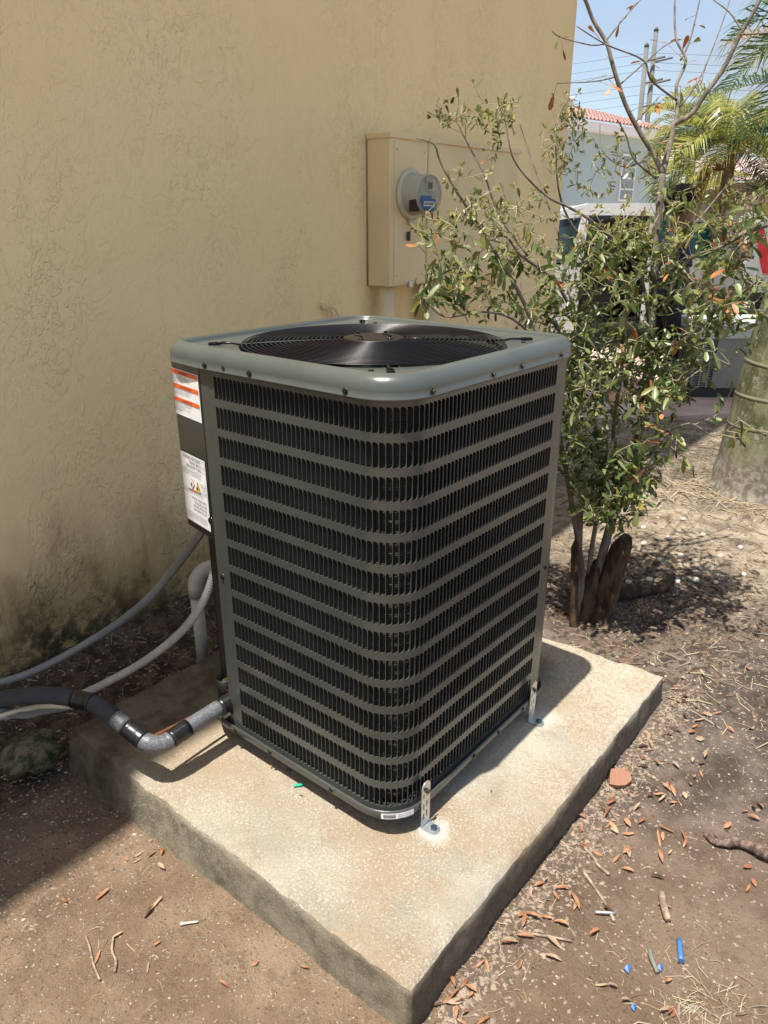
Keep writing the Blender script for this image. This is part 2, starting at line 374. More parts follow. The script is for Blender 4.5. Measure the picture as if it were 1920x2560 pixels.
MAT['litter3'] = leafm('fallen_dark_leaf', (0.05, 0.028, 0.016), (0.14, 0.07, 0.035), 0.5, 0.05)
def bark(name, a, b, s=30):
    g = NG(name); v = g.scale(1, 1, 0.35)
    c = g.mix(g.ramp(g.noise(s, 6, 0.65, v), 0.35, 0.65), a, b)
    g.set(c, 0.85, spec=0.2); g.bump(g.noise(s*2.5, 6, 0.7, v), 0.004); return g.mat
MAT['bark'] = bark('grey_brown_bark', (0.10, 0.083, 0.066), (0.24, 0.205, 0.17))
MAT['barkd'] = bark('dark_stump_bark', (0.03, 0.02, 0.013), (0.12, 0.078, 0.048), 26)
MAT['twig'] = bark('pale_twig_bark', (0.30, 0.26, 0.16), (0.50, 0.45, 0.31), 50)
MAT['stick'] = bark('dry_stick', (0.20, 0.14, 0.10), (0.42, 0.33, 0.25), 40)

# ------------------------------------------------------------------ ground
def axis(lo, hi, fine, grow=1.22, far=260):
    a = list(np.arange(lo, hi, fine)); d = fine; v = a[-1]; up = []
    while v < far: d *= grow; v += d; up.append(v)
    d = fine; v = a[0]; dn = []
    while v > -far: d *= grow; v -= d; dn.append(v)
    return np.array(dn[::-1] + a + up)
def ground_h(X, Y):
    base = -0.135 + 0.022*np.clip(X, -1, 1.2) - 0.012*np.clip(Y, -1, 1)
    near = np.exp(-((X-0.8)**2 + Y**2)/30)
    n = 0.030*fbm(X*1.3, Y*1.3, 3, 0) + 0.012*fbm(X*7, Y*7, 3, 1) + 0.006*fbm(X*28, Y*28, 3, 2)
    # a rougher dug-over strip beside the slab and the ditch by the wall
    rough = np.exp(-((Y+0.36+0.1*vnoise(X*2, Y))**2)/0.012)*np.clip((X+0.1)*3, 0, 1)*np.clip((1.5-X)*2, 0, 1)
    n = n + rough*(0.022*fbm(X*16, Y*16, 3, 3) + 0.008)
    ditch = np.exp(-((Y-1.27)**2)/0.02)*np.clip((1.6-X)*1.5, 0, 1)
    wallm = np.clip((Y-1.38)/0.22, 0, 1)*np.clip((2.6-X)*1.0, 0, 1)
    z = base + n*np.clip(near*1.3, 0, 1) - 0.05*ditch + 0.07*wallm + 0.03*ditch*fbm(X*9, Y*9, 3, 2)
    far = np.clip((np.hypot(X-0.8, Y)-6)/4, 0, 1)
    return z*(1-far) + (-0.13)*far
gx = axis(-1.2, 3.6, 0.0145); gy = axis(-1.1, 1.75, 0.0145)
GX, GY = np.meshgrid(gx, gy)
GZ = ground_h(GX, GY)
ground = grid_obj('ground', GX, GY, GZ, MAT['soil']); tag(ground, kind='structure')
def gz(x, y): return float(ground_h(np.array([x]), np.array([y]))[0])

# driveway of stained concrete beyond the shrub
dm = NG('pink_stamped_concrete')
dm.set(dm.mix(dm.ramp(dm.noise(2.2, 6, 0.6), 0.35, 0.65), (0.40, 0.285, 0.24), (0.55, 0.43, 0.365)), 0.8, spec=0.2); dm.bump(dm.noise(60, 5), 0.004)
mb = MB()
dp = [(4.75, 1.35), (5.5, 0.75), (6.6, 0.35), (9.0, -1.2), (30, -14), (44, -14), (44, 40), (4.3, 40), (4.3, 2.3), (4.5, 1.8)]
zt = -0.085
mb.add([(x, y, zt) for x, y in dp] + [(x, y, zt-0.12) for x, y in dp], [tuple(range(len(dp)))] + [(i, (i+len(dp)), ((i+1) % len(dp))+len(dp), (i+1) % len(dp)) for i in range(len(dp))])
tag(mb.build('driveway', dm.mat), kind='structure')

# ------------------------------------------------------------------ house wall with eave
WY = 1.60; WX1 = 3.77
house = thing('stucco_house', 'tan stucco house wall behind the air conditioner, stained with moss at its foot', 'house', (1.0, WY, -0.15))
mb = MB(); mb.box((-9, WY, -0.4), (WX1, WY+9, 7.0)); mb.build('wall', MAT['stucco'], house)
mb = MB(); mb.box((-9.5, 0.925, 7.004), (WX1+0.6, WY+9.5, 7.2)); mb.build('eave', simple('white_soffit', (0.62, 0.58, 0.48), 0.7), house)

# ------------------------------------------------------------------ concrete pad
def build_pad():
    x0, x1, y0, y1 = -0.265, 1.147, -0.249, 1.048; t = -0.24
    nx = 150; ny = 140
    mbp = MB()
    def edge(x, y):   # uneven outline, chipped at the right-hand end
        ex = 0.006*float(vnoise(y*9, 3.1)) + 0.004*float(vnoise(y*40, 8.1)); ey = 0.006*float(vnoise(x*9, 7.7, 1)) + 0.004*float(vnoise(x*40, 1.7, 1))
        return ex, ey
    xs = np.linspace(0, 1, nx); ys = np.linspace(0, 1, ny)
    V = {}; idx = 0; verts = []; faces = []
    top = np.zeros((ny, nx), int)
    for j, b in enumerate(ys):
        for i, a in enumerate(xs):
            x = x0+(x1-x0)*a; y = y0+(y1-y0)*b
            ex, ey = edge(x, y)
            dx = min(x-x0, x1-x); dy = min(y-y0, y1-y); d = min(dx, dy)
            if dx < 0.03: x += ex*(1-dx/0.03)
            if dy < 0.03: y += ey*(1-dy/0.03)
            if x1-x < 0.05 and y > -0.1: x -= (0.018 + 0.03*float(fbm(y*6, 2.2, 3, 2)))*(1-(x1-x)/0.05)
            z = 0.0008*float(fbm(x*30, y*30, 3)) + 0.0025*float(fbm(x*4, y*4, 2, 1))
            if d < 0.012: z -= 0.007*(1-d/0.012)**1.5*(1+1.6*float(vnoise(x*35, y*35, 2)))
            if y > 0.8: z += 0.006*float(fbm(x*12, y*12, 3, 3))*min(1, (y-0.8)*5)
            verts.append((x, y, z)); top[j, i] = idx; idx += 1
    for j in range(ny-1):
        for i in range(nx-1): faces.append((top[j,i], top[j,i+1], top[j+1,i+1], top[j+1,i]))
    per = [top[0,i] for i in range(nx)] + [top[j,nx-1] for j in range(1,ny)] + [top[ny-1,i] for i in range(nx-2,-1,-1)] + [top[j,0] for j in range(ny-2,0,-1)]
    n = len(per); rows = 10; top_f = list(faces); top_n = len(verts); faces = []; new = []
    for q in per: verts.append(verts[q]); new.append(idx); idx += 1
    per = new; prev = new
    for r in range(1, rows+1):
        cur = []
        for q in per:
            x, y, z = verts[q]; f = r/rows
            ox = 1 if x > x1-0.02 else (-1 if x < x0+0.02 else 0); oy = 1 if y > y1-0.02 else (-1 if y < y0+0.02 else 0)
            s = 0.007*float(fbm((x+y)*11, f*3+x, 3, 1)) + 0.012*f*(0.5+float(vnoise((x-y)*3, f*2, 2))) + 0.002
            if ox == -1 and y > 0.25: s += 0.028*f*min(1, (y-0.25)*3)       # footing bulges out under the shaded end
            verts.append((x+ox*s, y+oy*s, z+(t-z)*f)); cur.append(idx); idx += 1
        for k in range(n): faces.append((prev[k], cur[k], cur[(k+1) % n], prev[(k+1) % n]))
        prev = cur
    faces.append(tuple(prev))
    mbp.add(verts, top_f + faces, 0, True)
    for i in range(len(mbp.sm)): mbp.sm[i] = True
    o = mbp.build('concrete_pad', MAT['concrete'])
    return tag(o, 'weathered concrete slab under the air conditioner, chipped at its edges', 'concrete slab')
pad = build_pad()

# ------------------------------------------------------------------ electric boxes on the wall
BX0, BXS, BX1, BY, BZ0, BZ1 = 1.786, 2.085, 2.95, 1.461, 1.134, 1.795
bt = thing('meter_box', 'tan painted meter enclosure with round electric meter on its front', 'meter box', (BX0, WY, BZ0))
mb = MB(); mb.box((BX0, BY, BZ0), (BXS-0.008, WY-0.002, BZ1), bev=0.004); mb.build('enclosure', MAT['beige'], bt)
mb = MB(); mb.box((BX0-0.006, BY-0.008, BZ1-0.018), (BXS-0.008, WY-0.002, BZ1+0.006), bev=0.003); mb.build('rain_lip', MAT['beige'], bt)
mb = MB(); mb.box((BX0+0.03, BY-0.003, BZ0+0.012), (BXS-0.02, BY+0.002, BZ1-0.03)); mb.build('front_cover', MAT['beige'], bt)
mb = MB(); mb.cyl((BX0+0.055, BY+0.06, BZ0+0.002), 0.042, -(BZ0+0.35), n=24)
mb.build('conduit_pipe', MAT['beige_pipe'], bt)
for sx_, sz_ in ((0.05, 0.05), (BXS-BX0-0.04, 0.05), (0.05, 0.60), (BXS-BX0-0.04, 0.60)):
    mb = MB(); mb.cyl((BX0+sx_, BY-0.003, BZ0+sz_), 0.005, -0.004, 'y', 10); mb.build('screw', MAT['galv'], bt)
mb = MB(); mb.box((BX0+0.14, BY-0.014, BZ0-0.012), (BX0+0.17, BY+0.004, BZ0+0.020), bev=0.002); mb.build('hasp', MAT['galv'], bt)
mb = MB(); mb.tube([(BX0-0.002, WY-0.001, BZ0), (BX0-0.004, WY-0.001, BZ0+0.2), (BX0-0.001, WY-0.001, BZ0+0.45), (BX0-0.003, WY-0.001, BZ1)], 0.004, 6); mb.build('caulk_bead', simple('old_caulk', (0.30, 0.22, 0.13), 0.9), bt)
mb = MB(); mb.cyl((BX0+0.215, BY-0.004, BZ0+0.015), 0.016, -0.006, 'y', 12); mb.build('knockout', MAT['beige_pipe'], bt)
b2 = thing('service_box', 'long tan painted panel box right of the electric meter, half hidden by leaves', 'electrical box', (BXS, WY, BZ0))
mb = MB(); mb.box((BXS+0.002, BY+0.002, BZ0+0.006), (BX1, WY-0.002, BZ1-0.004), bev=0.004); mb.build('enclosure', MAT['beige'], b2)
mb = MB(); mb.box((BXS+0.002, BY-0.008, BZ1-0.018), (BX1+0.006, WY-0.002, BZ1+0.004), bev=0.003); mb.build('rain_lip', MAT['beige'], b2)
mb = MB(); mb.cyl((BXS+0.13, BY+0.065, BZ0+0.008), 0.045, -(BZ0+0.35), n=24); mb.build('conduit_pipe', MAT['beige_pipe'], b2)
# meter
MC = Vector((1.940, BY-0.003, 1.545))
def ringy(r, y, n=40): return [(MC.x + r*cos(2*pi*i/n), y, MC.z + r*sin(2*pi*i/n)) for i in range(n)]
mt = thing('electric_meter', 'round pale grey electric meter with blue face under clear cover', 'electric meter', tuple(MC))
y = MC.y
mb = MB(); mb.loft([ringy(0.098,y), ringy(0.112,y-0.001), ringy(0.114,y-0.008), ringy(0.108,y-0.018), ringy(0.100,y-0.022), ringy(0.092,y-0.020)], smooth=True)
mb.build('mounting_ring', MAT['meter_ring'], mt)
mb = MB(); mb.loft([ringy(0.093,y-0.018), ringy(0.091,y-0.024), ringy(0.088,y-0.030), ringy(0.086,y-0.095), ringy(0.083,y-0.104), ringy(0.076,y-0.106)], smooth=True)
mb.build('meter_body', MAT['meter_grey'], mt)
mb = MB(); mb.loft([ringy(0.080,y-0.1045), ringy(0.0005,y-0.1045)], smooth=False); mb.build('face_plate', MAT['face'], mt)
fy = y-0.1055
def rect(mbx, x0, z0, x1, z1, yy, th=0.0012, m=0): mbx.box((MC.x+x0, yy-th, MC.z+z0), (MC.x+x1, yy, MC.z+z1), m)
mb = MB(); pts = [(-0.058,-0.006),(0.012,-0.006),(0.012,-0.018),(0.042,-0.018)] + [(0.072*cos(a), 0.072*sin(a)) for a in np.linspace(-0.7, -2.75, 16)]
mb.add([(MC.x+a, fy-0.0006, MC.z+b) for a, b in pts], [tuple(range(len(pts)))]); bl = mb.build('blue_label', MAT['blue'], mt)
mb = MB(); rect(mb, -0.042, -0.050, 0.030, -0.030, fy-0.001, m=0)
for k in range(16): rect(mb, -0.038+k*0.0042, -0.046, -0.038+k*0.0042+0.0019, -0.034, fy-0.0024, 0.0004, 1)
mb.build('barcode', [MAT['label'], MAT['ink']], mt)
mb = MB(); rect(mb, -0.030, 0.012, 0.034, 0.068, fy, 0.004); mb.build('display_bezel', MAT['meter_ring'], mt)
mb = MB(); rect(mb, -0.020, 0.022, 0.014, 0.050, fy-0.004, 0.001); mb.build('display', MAT['lcd'], mt)
mb = MB(); mb.box((MC.x-0.086*0.92-0.004, y-0.094, MC.z-0.075), (MC.x-0.055, y-0.055, MC.z-0.012)); mb.build('side_window', MAT['black'], mt)
mb = MB(); mb.loft([ringy(0.0835,y-0.107), ringy(0.0835,y-0.118), ringy(0.080,y-0.125), ringy(0.072,y-0.130), ringy(0.0005,y-0.131)], smooth=True); mb.build('clear_cover', MAT['glass'], mt)
mb = MB(); mb.box((MC.x-0.022, y-0.020, MC.z-0.135), (MC.x+0.004, y-0.003, MC.z-0.108), bev=0.003)
mb.build('latch', MAT['meter_ring'], mt)
mb = MB(); mb.tube([(MC.x-0.010, y-0.02, MC.z-0.13), (MC.x-0.016, y-0.02, MC.z-0.15), (MC.x-0.02, y-0.012, MC.z-0.165)], 0.0016, 6); mb.build('seal_wire', MAT['ink'], mt)
mb = MB(); mb.box((MC.x-0.034, y-0.014, MC.z-0.205), (MC.x-0.012, y-0.005, MC.z-0.163), bev=0.003); mb.build('seal_tag', MAT['black'], mt)
# little loop of cable stub on the wall
mb = MB()
lp = Vector((1.462, WY-0.004, 1.062))
ct = thing('cable_clip', 'small painted cable clip with thin looping wires on the wall behind the unit', 'cable', tuple(lp))
mb.cyl(lp + Vector((-0.004, 0.004, 0)), 0.013, -0.02, 'y', 12); mb.build('clip', MAT['beige'], ct)
for e in ((0.018, -0.26), (0.075, -0.25), (0.16, -0.20)):
    mb = MB(); mb.tube(smoothpath([lp, lp+Vector((e[0]*0.25+0.01, -0.02, -0.01)), lp+Vector((e[0]*0.6+0.01, -0.015, e[1]*0.4)), lp+Vector((e[0], -0.012, e[1]))]), 0.0035, 6); mb.build('wire', MAT['beige'], ct)

# ------------------------------------------------------------------ air conditioner
W = 0.760
ac = thing('air_conditioner', 'tall dark grey outdoor air conditioner with louvered sides and round black fan guard on top', 'air conditioner', (W/2, W/2, 0.0))
CR = 0.10
def path(s, off=0.0):
    """louver panel path: starts at (0,.607) runs to the near corner, round it and along the right face; off = inward offset"""
    a = 0.607 - CR
    if s < a: return Vector((off, 0.607 - s, 0)), Vector((-1, 0, 0)), Vector((0, -1, 0))
    s2 = s - a; arc = CR*pi/2
    if s2 < arc:
        th = pi + s2/CR
        n = Vector((cos(th), sin(th), 0)); t = Vector((-sin(th), cos(th), 0))
        return Vector((CR, CR, 0)) + n*(CR-off), n, t
    s3 = s2 - arc
    return Vector((CR + s3, off, 0)), Vector((0, -1, 0)), Vector((1, 0, 0))
S_END = (0.607-CR) + CR*pi/2 + (0.70-CR)
ROW = 0.073; ZB = 0.0865; SH = 0.0548; PIT = 0.01435
S0 = 0.607-0.5564; NS = 82
ZLO, ZHI = 0.068, 1.112
mb = MB()
def P3(s, z, off=0.0):
    q, n, t = path(s, off); return (q.x, q.y, z)
def strip(sl, z0, z1, off=0.0):
    vs = []; fs = []
    for s in sl: vs += [P3(s, z0, off), P3(s, z1, off)]
    for i in range(len(sl)-1): fs.append((2*i, 2*i+2, 2*i+3, 2*i+1))
    mb.add(vs, fs, 0, True)
ends = list(np.arange(S0+NS*PIT, S_END, 0.02)) + [S_END]
left = [0.0, S0*0.5, S0]
strip(left, ZLO, ZHI); strip(ends, ZLO, ZHI)
cell = [S0 + i*PIT for i in range(NS+1)]
bands = []
for k in range(14):
    zb = ZB + (13-k)*ROW
    bands.append((zb+SH, ZHI if k == 0 else zb+ROW))
strip(cell, ZLO, ZB)
for z0, z1 in bands: strip(cell, z0, z1)
rib = 0.0013; rr = 0.0085; lip = 0.0035
us = [0.0, 0.30, 0.55, 0.75, 0.9, 1.0]
for k in range(14):
    zb = ZB + (13-k)*ROW; ztp = zb+SH
    for i in range(NS):
        a = cell[i]; b = a + PIT - rib
        ss = [a + (b-a)*u for u in us]
        def drop(s):
            q = s - (b - rr)
            return 0 if q <= 0 else rr - sqrt(max(rr*rr - q*q, 0))
        vs = []; fs = []
        n = len(ss)
        for s in ss: vs += [P3(s, ztp), P3(s, ztp-drop(s)), P3(s, zb), P3(s, zb+drop(s)), P3(s, zb+drop(s), lip)]
        for j in range(n-1):
            o, q = 5*j, 5*j+5
            if j >= 1:
                fs.append((o+1, q+1, q, o)); fs.append((o+2, q+2, q+3, o+3))
            fs.append((o+3, q+3, q+4, o+4))
        # rib
        bse = len(vs); vs += [P3(b, zb), P3(a+PIT, zb), P3(a+PIT, ztp), P3(b, ztp), P3(b, zb+rr, lip), P3(b, ztp-rr, lip), P3(b, zb+rr), P3(b, ztp-rr)]
        fs += [(bse, bse+1, bse+2, bse+3), (bse+6, bse+4, bse+5, bse+7)]
        mb.add(vs, fs, 0, False)
# flange folded in along the seam
mb.add([P3(0, ZLO), P3(0, ZHI), P3(0.0005, ZHI, 0.018), P3(0.0005, ZLO, 0.018)], [(0, 1, 2, 3)])
mb.build('louver_panel', MAT['paint'], ac)

# louver blades folded into each opening: the nearest 300 are parts, the rest one piece
def blade_local():
    vs = []; fs = []
    prof = [(0.0003, 0.0), (0.0012, 0.0035), (0.0030, 0.0075), (0.0052, 0.0110)]
    for j, (ds, di) in enumerate(prof):
        inset = [0.0, 0.0005, 0.002, 0.005][j]
        vs += [(ds, di, inset), (ds, di, SH-inset)]
    for j in range(3): fs.append((2*j, 2*j+2, 2*j+3, 2*j+1))
    th = 0.0006
    n = len(vs)
    vs += [(v[0]-th, v[1]+0.0001, v[2]) for v in vs]
    for j in range(3): fs.append((n+2*j+1, n+2*j+3, n+2*j+2, n+2*j))
    fs.append((n-2, n-1, 2*n-1, 2*n-2))
    return vs, fs
bv, bf = blade_local()
blade_me = bpy.data.meshes.new('louver'); blade_me.from_pydata(bv, [], bf); blade_me.materials.append(MAT['fin']); blade_me.polygons.foreach_set('use_smooth', [True]*len(bf)); blade_me.update()
cells = []
for k in range(14):
    for i in range(NS):
        q, n, t = path(cell[i]); zb = ZB+(13-k)*ROW
        cells.append(((Vector((q.x, q.y, zb+SH/2))-cam.location).length, k, i, q, n, t, zb))
cells.sort(key=lambda c: c[0])
rest = MB(); aw = wloc(ac)
for r, (d, k, i, q, n, t, zb) in enumerate(cells):
    inn = -n
    if r < 300:
        o = bpy.data.objects.new('louver', blade_me); C.objects.link(o); o.parent = ac
        o.location = Vector((q.x, q.y, zb)) - aw
        o.rotation_euler = (0, 0, atan2(t.y, t.x))
    else:
        rest.add([(q.x + t.x*v[0] + inn.x*v[1], q.y + t.y*v[0] + inn.y*v[1], zb+v[2]) for v in bv], bf, 0, True)
tag(rest.build('louver_rows', MAT['fin'], ac), kind='stuff')
# coil behind
mb = MB(); zs = []; z = 0.075; offs = []
while z < 1.10:
    zs += [z, z+0.008, z+0.0125, z+0.017]; offs += [0.036, 0.036, 0.0325, 0.0325]; z += 0.0254
sl = [0.0] + list(np.arange(0.03, 0.50, 0.06)) + list(np.arange(0.507, 0.665, 0.0157)) + list(np.arange(0.72, S_END, 0.08)) + [S_END]
rings = [[P3(s, z, o) for s in sl] for z, o in zip(zs, offs)]
mb.loft(rings, closed=False, smooth=False); mb.build('coil', MAT['coil'], ac)
# corner post at the right-hand end and hidden back sides
mb = MB()
xe = 0.70
rp = [(xe, 0.0)] + [(W-0.055 + 0.055*sin(a), 0.055-0.055*cos(a)) for a in np.linspace(0.0, pi/2, 8)] + [(W, 0.10)]
mb.loft([[(x, y+0.0008, z) for x, y in rp] for z in (ZLO, ZHI)], closed=False); mb.build('corner_post', MAT['paint'], ac)
mb = MB()
bp = [(W, 0.10), (W, W-0.1)] + [(W-0.1+0.1*cos(a), W-0.1+0.1*sin(a)) for a in np.linspace(0, pi/2, 7)] + [(0.22, W)]
mb.loft([[(x-0.001, y-0.001, z) for x, y in bp] for z in (ZLO, ZHI)], closed=False); mb.build('back_panel', MAT['paint'], ac)
# control box wrapping the far left corner
def cpath(s, off=0.0):
    o_ = Vector((0.0, 0.611, 0)); d_ = Vector((0.1772, 0.9842, 0)); n_ = Vector((0.9842, -0.1772, 0)); a = 0.140
    if s < a: return o_ + d_*s + n_*off
    s2 = s-a; r = 0.030; cc = o_ + d_*a + n_*r; th1 = pi/2 - 0.178
    if s2 < r*th1:
        th = s2/r; v = -n_*cos(th) + d_*sin(th); return cc + v*(r-off)
    e = cc + Vector((0, 1, 0))*(r-off); return e + Vector((s2 - r*th1, 0, 0))
def C3(s, z, off=0.0): q = cpath(s, off); return (q.x, q.y, z)
cs = [0.0, 0.07] + list(np.linspace(0.140, 0.182, 8)) + [0.24, 0.30]
mb = MB(); CZ0, CZ1 = 0.652, 1.108
mb.loft([[C3(s, z, o) for s in cs] for z, o in ((CZ0, 0.03), (CZ0, 0.002), (CZ0+0.002, 0.0), (CZ1, 0.0))], closed=False)
mb.add([C3(0, CZ0), C3(0, CZ1), C3(0, CZ1, 0.02), C3(0, CZ0, 0.02)], [(0,1,2,3)])
cb = mb.build('control_panel', MAT['paint'], ac)
# black inner compartment wall below it
mb = MB(); mb.loft([[C3(s, z, 0.065) for s in cs] for z in (0.055, CZ1-0.01)], closed=False); mb.build('compartment_wall', MAT['black'], ac)
mb = MB(); mb.add([C3(s, CZ0+0.001, 0.065) for s in cs] + [C3(s, CZ0+0.001, 0.0) for s in reversed(cs)], [tuple(range(2*len(cs)))]); mb.build('control_panel_floor', MAT['paint'], ac)

def decal(fn, s0, s1, z0, z1, off, mat, name, parent, nseg=10, rad=0.0):
    m_ = MB(); ss = np.linspace(s0, s1, nseg+1)
    m_.loft([[fn(s, z, off) for s in ss] for z in (z0, z1)], closed=False, smooth=True)
    return m_.build(name, mat, parent)
_fc = {}
def text_mesh(body):
    if body in _fc: return _fc[body]
    cu = bpy.data.curves.new('t', 'FONT'); cu.body = body; cu.size = 1.0; cu.resolution_u = 1; cu.align_x = 'LEFT'
    ob = bpy.data.objects.new('t', cu); C.objects.link(ob)
    dg = bpy.context.evaluated_depsgraph_get(); me = bpy.data.meshes.new_from_object(ob.evaluated_get(dg))
    vs = [tuple(v.co) for v in me.vertices]; fs = [tuple(p.vertices) for p in me.polygons]
    bpy.data.objects.remove(ob); bpy.data.curves.remove(cu); bpy.data.meshes.remove(me)
    _fc[body] = (vs, fs); return vs, fs
def letter(m_, fn, body, s_left, z_base, size, off, dirn=1, m=0, width=None, sx=1.0):
    """lay lettering along a path; dirn -1 means text runs towards smaller s"""
    vs, fs = text_mesh(body)
    wd = max(v[0] for v in vs)
    k = size*sx if width is None else width/wd
    m_.add([fn(s_left + dirn*v[0]*k, z_base + v[1]*size, off) for v in vs], fs, m)
# orange and white warning label. s grows leftwards on the picture, lettering runs towards s0
LS0, LS1 = 0.004, 0.166
wl = decal(C3, LS0, LS1, 0.966, 1.085, -0.0012, MAT['label'], 'warning_label', ac, 14); 
T1 = [('WARNING', 1.083, ['ELECTRIC SHOCK CAN CAUSE INJURY OR DEATH.', 'DISCONNECT ALL REMOTE ELECTRIC POWER SUPPLIES', 'BEFORE SERVICING. THIS COMPARTMENT MUST BE CLOSED', 'EXCEPT WHEN SERVICING.']),
      ('AVERTISSEMENT', 1.047, ['RISQUE DE CHOC ELECTRIQUE OU DE MORT. COUPEZ TOUT', 'COURANT AVANT TOUT ENTRETIEN OU REPARATION. LE', 'COMPARTIMENT DOIT RESTER FERME SAUF PENDANT', "L'ENTRETIEN."]),
      ('ADVERTENCIA', 1.012, ['RIESGO DE CHOQUE ELECTRICO O MUERTE. DESCONECTE', 'TODAS LAS FUENTES DE ENERGIA ELECTRICA ANTES DE', 'DAR SERVICIO. ESTE COMPARTIMENTO', 'DEBE PERMANECER CERRADO EXCEPTO DURANTE EL', 'SERVICIO DE MANTENIMIENTO.'])]
for hd, zt_, lines in T1:
    decal(C3, LS0+0.004, LS1-0.003, zt_-0.0105, zt_, -0.0020, MAT['orange'], 'orange_band', wl, 14)
mb = MB()
for hd, zt_, lines in T1:
    letter(mb, C3, hd, 0.093, zt_-0.0088, 0.0098, -0.0028, -1, 0, sx=0.72)
    mb.add([C3(0.1035, zt_-0.0090, -0.0028), C3(0.0965, zt_-0.0090, -0.0028), C3(0.1000, zt_-0.0018, -0.0028)], [(0,1,2)])
    for j, ln in enumerate(lines):
        letter(mb, C3, ln, LS1-0.006, zt_-0.0158-0.0048*j, 0.0042, -0.0022, -1, 0, sx=0.98 if len(ln) > 36 else 0.98)
mb.build('lettering', MAT['ink'], wl)
# refrigerant label
RL0, RL1 = 0.010, 0.166
rl = decal(C3, RL0, RL1, 0.672, 0.866, -0.0012, MAT['label'], 'refrigerant_label', ac, 14)
mb = MB()
for j, (ln, sz) in enumerate([('FLAMMABLE REFRIGERANT', 0.0088), ('TRAINED SERVICE', 0.0088), ('REFRIGERANT TUBING', 0.0088)]):
    vs, fs = text_mesh(ln); wd = max(v[0] for v in vs)*sz*0.92
    letter(mb, C3, ln, 0.032+wd, 0.853-0.0117*j, sz*1.35, -0.0022, -1, 0, sx=0.92/1.35)
z = 0.8225
for j in range(7):
    letter(mb, C3, ['TO BE REPAIRED ONLY BY QUALIFIED SERVICE PERSONNEL', 'DO NOT PUNCTURE REFRIGERANT TUBING. FOLLOW THE', 'REPAIR INSTRUCTIONS. COMPONENTS ARE DESIGNED', 'FOR PROPELLANTS. DO NOT OPERATE WITHOUT PANEL', 'CONSULT REPAIR MANUAL AND OWNERS GUIDE'][j % 5], 0.142, z-0.0046*j if j < 4 else 0.7665-0.0048*(j-4), 0.0040, -0.0022, -1, 0)
for j, ln in enumerate(['DEVICES WHICH MAY', 'INSTALLED IN THE', 'DEVICES LISTED FOR', 'THE INSTRUCTIONS.']):
    vs, fs = text_mesh(ln); letter(mb, C3, ln, 0.020+max(v[0] for v in vs)*0.0082, 0.7425-0.0108*j, 0.0102, -0.0022, -1, 0, sx=0.8)
for j in range(4): letter(mb, C3, 'IN ACCORDANCE WITH THE NATIONAL WIRING REGULATIONS', 0.142, 0.6985-0.0050*j, 0.0040, -0.0022, -1, 0)
for j, ln in enumerate(['Refrigerant', 'Safety', 'Group A2L']):
    vs, fs = text_mesh(ln); wd = max(v[0] for v in vs)*0.0058; letter(mb, C3, ln, 0.026+wd/2, 0.7885-0.0085*j, 0.0068, -0.0022, -1, 0, sx=0.86)
def frame(s0, s1, z0, z1, th=0.0006):
    for a, b, c, d in ((s0, s1, z0, z0+th), (s0, s1, z1-th, z1), (s0, s0+th, z0, z1), (s1-th, s1, z0, z1)):
        mb.add([C3(a, c, -0.0021), C3(b, c, -0.0021), C3(b, d, -0.0021), C3(a, d, -0.0021)], [(0, 1, 2, 3)])
frame(0.013, 0.042, 0.768, 0.797); frame(0.013, 0.027, 0.846, 0.862); frame(0.013, 0.027, 0.830, 0.843); frame(0.013, 0.147, 0.675, 0.863, 0.0004)
mb.build('lettering', MAT['ink'], rl)
def tri(fn, cs_, cz, wd, h, off, mat, name, par):
    m_ = MB(); m_.add([fn(cs_+wd/2, cz-h/2, off), fn(cs_-wd/2, cz-h/2, off), fn(cs_, cz+h/2, off)], [(0, 1, 2)]); return m_.build(name, mat, par)
def dia(cs_, cz, wd, h, off, mat, name):
    m_ = MB(); m_.add([C3(cs_, cz-h/2, off), C3(cs_-wd/2, cz, off), C3(cs_, cz+h/2, off), C3(cs_+wd/2, cz, off)], [(0, 1, 2, 3)]); return m_.build(name, mat, rl)
def flame(cs_, cz, h, off):
    m_ = MB(); pts = [(-0.25,-0.3),(0.25,-0.3),(0.36,0.0),(0.22,0.25),(0.15,0.05),(0.02,0.5),(-0.14,0.22),(-0.2,0.0),(-0.34,0.12),(-0.36,-0.1)]
    m_.add([C3(cs_-x*h, cz+z_*h, off) for x, z_ in pts], [tuple(range(len(pts)))])
    m_.add([C3(cs_-0.35*h, cz-0.48*h, off), C3(cs_+0.35*h, cz-0.48*h, off), C3(cs_+0.35*h, cz-0.4*h, off), C3(cs_-0.35*h, cz-0.4*h, off)], [(0,1,2,3)])
    return m_.build('flame_symbol', MAT['ink'], rl)
tri(C3, 0.060, 0.7835, 0.030, 0.031, -0.0022, MAT['ink'], 'warning_triangle', rl); tri(C3, 0.060, 0.783, 0.026, 0.0265, -0.0030, MAT['yellow'], 'warning_triangle', rl); flame(0.060, 0.7815, 0.013, -0.0038)
dia(0.092, 0.785, 0.030, 0.030, -0.0022, MAT['redp'], 'hazard_diamond'); dia(0.092, 0.785, 0.026, 0.026, -0.0030, MAT['label'], 'hazard_diamond'); flame(0.092, 0.785, 0.013, -0.0038)
decal(C3, 0.073, 0.113, 0.7655, 0.7690, -0.0022, MAT['redp'], 'orange_band', rl, 4)
# latch knob dimple
mb = MB(); mb.cyl((-0.001, 0.617, 0.705), 0.010, 0.006, 'x', 16); mb.build('panel_knob', MAT['screw'], ac)
